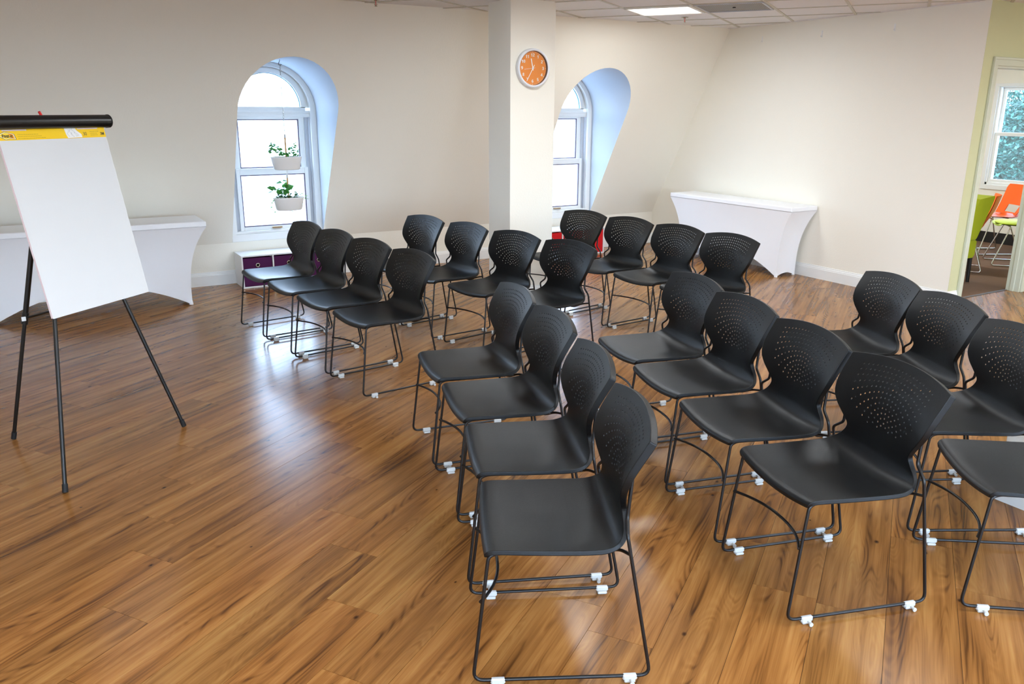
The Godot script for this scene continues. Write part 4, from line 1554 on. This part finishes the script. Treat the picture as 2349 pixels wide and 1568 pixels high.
# ---------------------------------------------------------------- the room beyond the door
func build_next_room() -> void:
	var s := begin()
	box2(s, Vector3(7.02, -0.12, -8.3), Vector3(10.88, 0.0, -4.2))
	struct("floor_carpet", s, M.carpet, "brown carpet of the room beyond the doorway", "carpet")
	s = begin()
	box2(s, Vector3(6.9, HC, -8.4), Vector3(11.1, HC + 0.1, -4.2))
	struct("ceiling_next_room", s, M.tile)
	s = begin()
	box2(s, Vector3(6.9, -0.1, -8.5), Vector3(11.1, HC + 0.1, -8.3))
	struct("wall_next_back", s, M.wall)
	# window wall
	var za := -6.175
	var zb := -5.12
	var ya := 0.745
	var yb := 1.97
	s = begin()
	box2(s, Vector3(10.88, -0.1, -8.5), Vector3(11.06, HC + 0.1, za))
	box2(s, Vector3(10.88, -0.1, zb), Vector3(11.06, HC + 0.1, -4.09))
	box2(s, Vector3(10.88, -0.1, za), Vector3(11.06, ya, zb))
	box2(s, Vector3(10.88, yb, za), Vector3(11.06, HC + 0.1, zb))
	struct("wall_next_right", s, M.wall)
	s = begin()
	box2(s, Vector3(10.866, 0.0, -8.3), Vector3(10.88, 0.14, -4.21), 0.002)
	struct("baseboard_next_right", s, M.black_base)
	var w := structure("window_3", "white double-hung window seen through the doorway, trees outside", "window")
	s = begin()
	box2(s, Vector3(10.862, ya - 0.06, za - 0.045), Vector3(10.88, ya + 0.0, zb + 0.045), 0.003)
	box2(s, Vector3(10.862, yb, za - 0.045), Vector3(10.88, yb + 0.035, zb + 0.045), 0.003)
	box2(s, Vector3(10.862, ya, za - 0.045), Vector3(10.88, yb, za + 0.004), 0.003)
	box2(s, Vector3(10.862, ya, zb - 0.004), Vector3(10.88, yb, zb + 0.045), 0.003)
	part("casing", s, M.trim, w)
	s = begin()
	box2(s, Vector3(10.88, ya, za), Vector3(11.0, ya + 0.03, zb), 0.002)
	box2(s, Vector3(10.88, yb - 0.01, za), Vector3(11.0, yb, zb), 0.002)
	box2(s, Vector3(10.88, ya, za), Vector3(11.0, yb, za + 0.025), 0.002)
	box2(s, Vector3(10.88, ya, zb - 0.025), Vector3(11.0, yb, zb), 0.002)
	part("jamb", s, M.trim, w)
	for d in [["lower_sash", ya + 0.025, 1.405, 10.9], ["upper_sash", 1.36, yb - 0.006, 10.945]]:
		s = begin()
		var x: float = d[3]
		var z0 := za + 0.02
		var z1 := zb - 0.02
		box2(s, Vector3(x, d[1], z0), Vector3(x + 0.03, d[1] + 0.045, z1), 0.003)
		box2(s, Vector3(x, d[2] - 0.045, z0), Vector3(x + 0.03, d[2], z1), 0.003)
		box2(s, Vector3(x, d[1] + 0.045, z0), Vector3(x + 0.03, d[2] - 0.045, z0 + 0.04), 0.003)
		box2(s, Vector3(x, d[1] + 0.045, z1 - 0.04), Vector3(x + 0.03, d[2] - 0.045, z1), 0.003)
		var sash := part(d[0], s, M.trim, w)
		s = begin()
		box2(s, Vector3(x + 0.013, d[1] + 0.04, z0 + 0.03), Vector3(x + 0.017, d[2] - 0.04, z1 - 0.03))
		part("pane", s, M.glass, sash)
	# light of that room
	var o := thing("ceiling_light", "ceiling light panel of the carpeted room, out of the photo's frame", "ceiling light", Vector3(8.6, HC, -6.2), 0.0)
	s = begin()
	for k in 4:
		cbox(s, Vector3(0, -0.004, 0.28), Vector3(0.58, 0.012, 0.022), 0.003, Transform3D(Basis(Vector3.UP, k * PI / 2), Vector3.ZERO))
	part("frame", s, M.trim, o)
	s = begin()
	cbox(s, Vector3(0, -0.004, 0), Vector3(0.54, 0.006, 0.54), 0.001)
	part("diffuser", s, M.lamp, o)
	var l := AreaLight3D.new()
	l.name = "ceiling_lamp_light"
	l.area_size = Vector2(0.54, 0.54)
	l.light_energy = LAMP_ENERGY * 2.2
	l.light_color = Color(0.955, 0.98, 1.0)
	l.area_range = 30.0
	l.area_attenuation = 2.0
	l.shadow_enabled = true
	l.position = Vector3(0, -0.016, 0)
	l.rotation = Vector3(-PI / 2, 0, 0)
	o.add_child(l, true)
	armchair()
	shell_chair(Vector3(10.08, 0, -5.56), 151.0, M.orange, null, "orange plastic shell chair on a chrome sled base under the far window")
	shell_chair(Vector3(8.74, 0, -5.14), 121.0, M.orange, null, "orange plastic shell chair mostly hidden behind the yellow-green armchair")
	shell_chair(Vector3(9.53, 0, -4.96), 131.0, M.lime, M.lime, "pale lime seat pad chair on chrome legs at the doorway's right side")

func armchair() -> void:
	var o := thing("armchair", "yellow-green upholstered armchair with black legs just inside the doorway", "armchair", Vector3(7.85, 0, -4.86))
	var s := begin()
	var wz := 0.27
	# side profile in (x, y), pulled along z
	var seat := PackedVector2Array([Vector2(-0.32, 0.27), Vector2(-0.33, 0.41), Vector2(-0.30, 0.43), Vector2(0.245, 0.43), Vector2(0.268, 0.415), Vector2(0.262, 0.28), Vector2(0.235, 0.255), Vector2(-0.3, 0.255)])
	prism(s, seat, wz * 2, Transform3D(Basis(), Vector3(0, 0, -wz)))
	part("seat_base", s, M.chartreuse, o)
	s = begin()
	var back := PackedVector2Array([Vector2(0.09, 0.435), Vector2(0.13, 0.60), Vector2(0.20, 0.80), Vector2(0.22, 0.835), Vector2(0.46, 0.856), Vector2(0.470, 0.84), Vector2(0.44, 0.77), Vector2(0.262, 0.455), Vector2(0.24, 0.435)])
	prism(s, back, wz * 2, Transform3D(Basis(), Vector3(0, 0, -wz)))
	part("backrest", s, M.chartreuse, o)
	for q in [[0.245, wz - 0.03], [0.245, -wz + 0.03], [-0.27, wz - 0.03], [-0.27, -wz + 0.03]]:
		s = begin()
		tube(s, [Vector3(q[0], 0.258, q[1]), Vector3(q[0] + 0.02 * signf(q[0]), 0.0, q[1])], 0.027, 4, true, 0.019)
		part("leg", s, M.black_base, o)

func shell_chair(at: Vector3, facing: float, m: Material, pad: Material, label: String) -> void:
	var o := thing("shell_chair", label, "chair", at, deg_to_rad(facing))
	var s := begin()
	# seat: dished slab, back: curved panel with a slot
	var q := Soup.new()
	var rows := [[0.22, 0.44, 0.19], [0.20, 0.455, 0.21], [0.05, 0.448, 0.225], [-0.10, 0.44, 0.22], [-0.17, 0.45, 0.21]]
	if pad == null:
		rows.append_array([[-0.2, 0.48, 0.2]])
	for side in 2:
		var g := []
		for r in rows:
			var row := []
			for j in 15:
				var b := j / 7.0 - 1.0
				var p := Vector3(r[0], r[1] + 0.014 * b * b - (0.008 if side else 0.0), r[2] * b)
				row.append(q.add(p, Vector3.DOWN if side else Vector3.UP))
			g.append(row)
		for i in rows.size() - 1:
			for j in 14: q.quad(g[i][j], g[i + 1][j], g[i + 1][j + 1], g[i][j + 1])
	mesh_node("seat", q.mesh(m), o)
	if pad:
		s = begin()
		lathe(s, [Vector2(0.0, 0.0), Vector2(0.2, 0.0), Vector2(0.215, 0.012), Vector2(0.2, 0.026), Vector2(0.0, 0.032)], 28, Transform3D(Basis(), Vector3(0.02, 0.458, 0)), Vector2(1.0, 1.02))
		part("seat_pad", s, pad, o)
	# backrest outline with the opening, laid on a curved sheet
	var prof := func(v: float, b: float, off: float) -> Vector3:
		return Vector3(-0.2 - 0.13 * v - 0.02 * sin(v * PI) + 0.05 * b * b + off, 0.47 + 0.345 * v, 0.0)
	q = Soup.new()
	var nv := 16
	var nb := 16
	for side in 2:
		var g := []
		for i in nv + 1:
			var v := float(i) / nv
			var w := lerpf(0.2, 0.235, clampf(v * 2.0, 0, 1)) - 0.07 * pow(maxf(v - 0.75, 0.0) * 4.0, 3.0) * 0.5
			var row := []
			for j in nb + 1:
				var b := 2.0 * j / nb - 1.0
				var p: Vector3 = prof.call(v, b, -0.008 if side else 0.0)
				p.z = b * w
				row.append(q.add(p, Vector3(-1, -0.3, 0).normalized() if side else Vector3(1, 0.3, -b * 0.4).normalized()))
			g.append(row)
		for i in nv:
			for j in nb:
				if i < 5 and i > 0 and j > 3 and j < 12: continue
				q.quad(g[i][j], g[i + 1][j], g[i + 1][j + 1], g[i][j + 1])
	mesh_node("backrest", q.mesh(m), o)
	for sz in [-1.0, 1.0]:
		s = begin()
		tube(s, rounded([Vector3(-0.1, 0.435, 0.16 * sz), Vector3(-0.25, 0.0105, 0.225 * sz), Vector3(0.25, 0.0105, 0.225 * sz), Vector3(0.1, 0.435, 0.16 * sz)], 0.03, 4), 0.0075, 8)
		part("sled_leg", s, M.chrome, o)
	s = begin()
	tube(s, [Vector3(0.1, 0.433, -0.165), Vector3(0.1, 0.433, 0.165)], 0.007, 8)
	tube(s, [Vector3(-0.1, 0.433, -0.165), Vector3(-0.1, 0.433, 0.165)], 0.007, 8)
	part("crossbar", s, M.chrome, o)

# ---------------------------------------------------------------- outside
func build_outside() -> void:
	var s := begin()
	box2(s, Vector3(-60, -7.5, -120), Vector3(90, -7.0, 40))
	struct("ground", s, M.concrete)
	# buildings across the street
	building(Vector3(-2, -7, -46), Vector3(16, 6.2, 8), M.facade, "pale lilac low building across the street, seen through the left window")
	building(Vector3(16, -7, -52), Vector3(14, 9.6, 8), M.facade_white, "white taller building across the street behind the power lines")
	building(Vector3(34, -7, -44), Vector3(16, 7.4, 8), M.facade, "pale building across the street seen through the right-hand arched window")
	building(Vector3(8, -7, -30), Vector3(3.4, 3.0, 5.0), M.facade_white, "small white shed across the street below the power lines")
	# utility pole with a bent arm, and cables
	var o := thing("street_lamp", "bent grey-blue street lamp outside the left window", "street lamp", Vector3(4.6, -7, -22))
	s = begin()
	tube(s, rounded([Vector3(0, 0, 0), Vector3(0, 6.3, 0), Vector3(1.2, 6.9, 0)], 0.6, 6), 0.09, 8)
	part("post", s, M.pole, o)
	s = begin()
	cbox(s, Vector3(1.4, 6.9, 0), Vector3(0.6, 0.12, 0.25), 0.04)
	part("lamp_head", s, M.pole, o)
	var k := 0
	for q in [[-1.1, -24.0, 0.05], [-2.1, -24.0, 0.07], [1.0, -30.0, 0.03]]:
		var line := []
		for i in 25:
			var f := i / 24.0
			line.append(Vector3(-30 + 80 * f, q[0] - 1.2 * 4.0 * f * (1.0 - f) + 1.2, q[1]))
		s = begin()
		tube(s, line, q[2], 6)
		var c := part("power_line", s, M.pole, self)
		c.name = numbered("power_line")
		tag(c, ["thin power line crossing the lower window pane, upper of the two", "thicker power line crossing the lower window pane, lower of the two", "faint thin power line crossing the upper window pane"][k], "cable")
		k += 1
	for q in [[Vector3(17.5, -7, -8.6), 2.6, 7.4, 81, "dark green tree filling the left of the far window's view"], [Vector3(19.5, -7, -11.0), 3.0, 10.5, 82, "tall blue-green tree behind the others in the far window"], [Vector3(19.0, -7, -7.2), 2.4, 5.9, 83, "lighter grey-green tree at the lower right of the far window"], [Vector3(23.0, -7, -10.5), 3.4, 9.5, 84, "blue-green tree farthest back in the far window's view"]]:
		tree(q[0], q[1], q[2], q[3], q[4])

func building(at: Vector3, size: Vector3, m: Material, label: String) -> void:
	var o := thing("building", label, "building", at)
	var s := begin()
	box2(s, Vector3(-size.x * 0.5, 0, -size.z * 0.5), Vector3(size.x * 0.5, size.y, size.z * 0.5))
	part("walls", s, m, o)
	s = begin()
	box2(s, Vector3(-size.x * 0.5 - 0.2, size.y, -size.z * 0.5 - 0.2), Vector3(size.x * 0.5 + 0.2, size.y + 0.3, size.z * 0.5 + 0.2))
	part("parapet", s, M.facade_gray, o)
	var nx := int(size.x / 2.6)
	var ny := int(size.y / 3.0)
	for i in nx:
		for j in ny:
			s = begin()
			cbox(s, Vector3((i + 0.5) * size.x / nx - size.x * 0.5, (j + 0.5) * size.y / ny, size.z * 0.5), Vector3(1.1, 1.5, 0.06), 0.01)
			part("window", s, M.pane_far, o)

func tree(at: Vector3, r: float, top: float, seed_: int, label: String) -> void:
	var o := thing("tree", label, "tree", at, 0.0, "trees outside the far window")
	var g := RandomNumberGenerator.new()
	g.seed = seed_
	var s := begin()
	tube(s, [Vector3.ZERO, Vector3(0.1, top * 0.45, 0.1), Vector3(0.0, top * 0.8, 0)], 0.2, 8, true, 0.05)
	part("trunk", s, M.bark, o)
	s = begin()
	for e in [[Vector3(0, 0, -0.15), Vector3(0.08, 0.01, 0.02), Vector3(0, 0, 0.15), Vector3(-0.08, 0.01, -0.02)]]:
		quad_out(s, e[0], e[1], e[2], e[3], Vector3.UP)
	var lm := finish(s, M.tree_leaf)
	var blobs := []
	for k in 22:
		var a := g.randf() * TAU
		var yy := g.randf_range(0.25, 1.0)
		var rr := r * sqrt(g.randf()) * (1.15 - 0.7 * yy)
		blobs.append([Vector3(cos(a) * rr, yy * (top + 1.2), sin(a) * rr), g.randf_range(0.5, 1.0) * r * 0.42])
	var mm := MultiMesh.new()
	mm.transform_format = MultiMesh.TRANSFORM_3D
	mm.use_colors = true
	mm.mesh = lm
	mm.instance_count = 42000
	for k in 42000:
		var b = blobs[g.randi() % blobs.size()]
		var dir := Vector3(g.randfn(), g.randfn() * 0.8, g.randfn()).normalized()
		var p: Vector3 = b[0] + dir * b[1] * pow(g.randf(), 0.35)
		var bs := Basis.from_euler(Vector3(g.randf_range(-0.9, 0.9), g.randf() * TAU, g.randf_range(-0.9, 0.9))).scaled(Vector3.ONE * g.randf_range(0.2, 0.42))
		mm.set_instance_transform(k, Transform3D(bs, p))
		var t := g.randf_range(0.6, 1.5)
		mm.set_instance_color(k, Color(0.9 * t, t, 1.05 * t).lerp(Color(1.5, 1.5, 1.2), 0.35 if seed_ == 83 else 0.0))
	var mi := MultiMeshInstance3D.new()
	mi.name = "crown"
	mi.multimesh = mm
	mi.set_meta("kind", "stuff")
	o.add_child(mi, true)

# ---------------------------------------------------------------- everything
func _ready() -> void:
	rng.seed = 20
	var cam := Camera3D.new()
	cam.name = "camera"
	cam.fov = 2.0 * rad_to_deg(atan(784.0 / 1865.74))
	cam.near = 0.05
	cam.far = 400.0
	cam.position = Vector3(0, 1.6674, 0)
	cam.basis = Basis(Vector3.UP, deg_to_rad(-30.7)) * Basis(Vector3.RIGHT, deg_to_rad(-15.988)) * Basis(Vector3.BACK, deg_to_rad(0.273))
	add_child(cam)
	var sky_mat := ProceduralSkyMaterial.new()
	sky_mat.sky_top_color = Color(0.70, 0.84, 1.0)
	sky_mat.sky_horizon_color = Color(0.86, 0.93, 1.0)
	sky_mat.ground_bottom_color = Color(0.55, 0.6, 0.68)
	sky_mat.ground_horizon_color = Color(0.75, 0.84, 0.94)
	sky_mat.sun_angle_max = 1.0
	sky_mat.sky_energy_multiplier = 3.2
	sky_mat.ground_energy_multiplier = 2.0
	var sky := Sky.new()
	sky.sky_material = sky_mat
	var env := Environment.new()
	env.background_mode = Environment.BG_SKY
	env.sky = sky
	env.tonemap_mode = Environment.TONE_MAPPER_LINEAR
	env.tonemap_exposure = 1.15
	env.sdfgi_enabled = true
	env.ssao_enabled = true
	env.ssil_enabled = true
	var we := WorldEnvironment.new()
	we.name = "environment"
	we.environment = env
	add_child(we)
	make_materials()
	# large structure
	build_floor()
	build_walls()
	build_ceiling()
	build_window(1, WIN_X[0])
	build_window(2, WIN_X[1])
	build_door()
	build_next_room()
	build_outside()
	# things in the room
	build_chairs()
	covered_table("covered_table", "long table under a white stretch cover behind the easel by the back wall", Vector3(0.392, 0, -7.545), 0.0, 1.81, 0.49, 0.735, Vector2(0.155, 0.125))
	covered_table("covered_table", "long table under a white stretch cover along the right wall behind the rear row", Vector3(6.712, 0, -6.46), PI / 2 + 0.012, 1.78, 0.385, 0.735, Vector2(0.165, 0.05))
	cube_storage(Vector3(2.131, 0, ZK + 0.018), "low white three-cubby storage unit with purple bins under the left window", M.purple, "purple")
	cube_storage(Vector3(5.478, 0, ZK + 0.055), "low white three-cubby storage unit with red bins under the right-hand arched window", M.red, "red")
	build_easel()
	build_clock()
	build_hooks()
	build_planter()
	sprinkler(Vector3(5.725, HC, -6.398), "small metal ceiling sprinkler head in front of the lit panel")
	sprinkler(Vector3(2.707, HC, -6.785), "small metal ceiling sprinkler head near the ceiling edge above the left window")
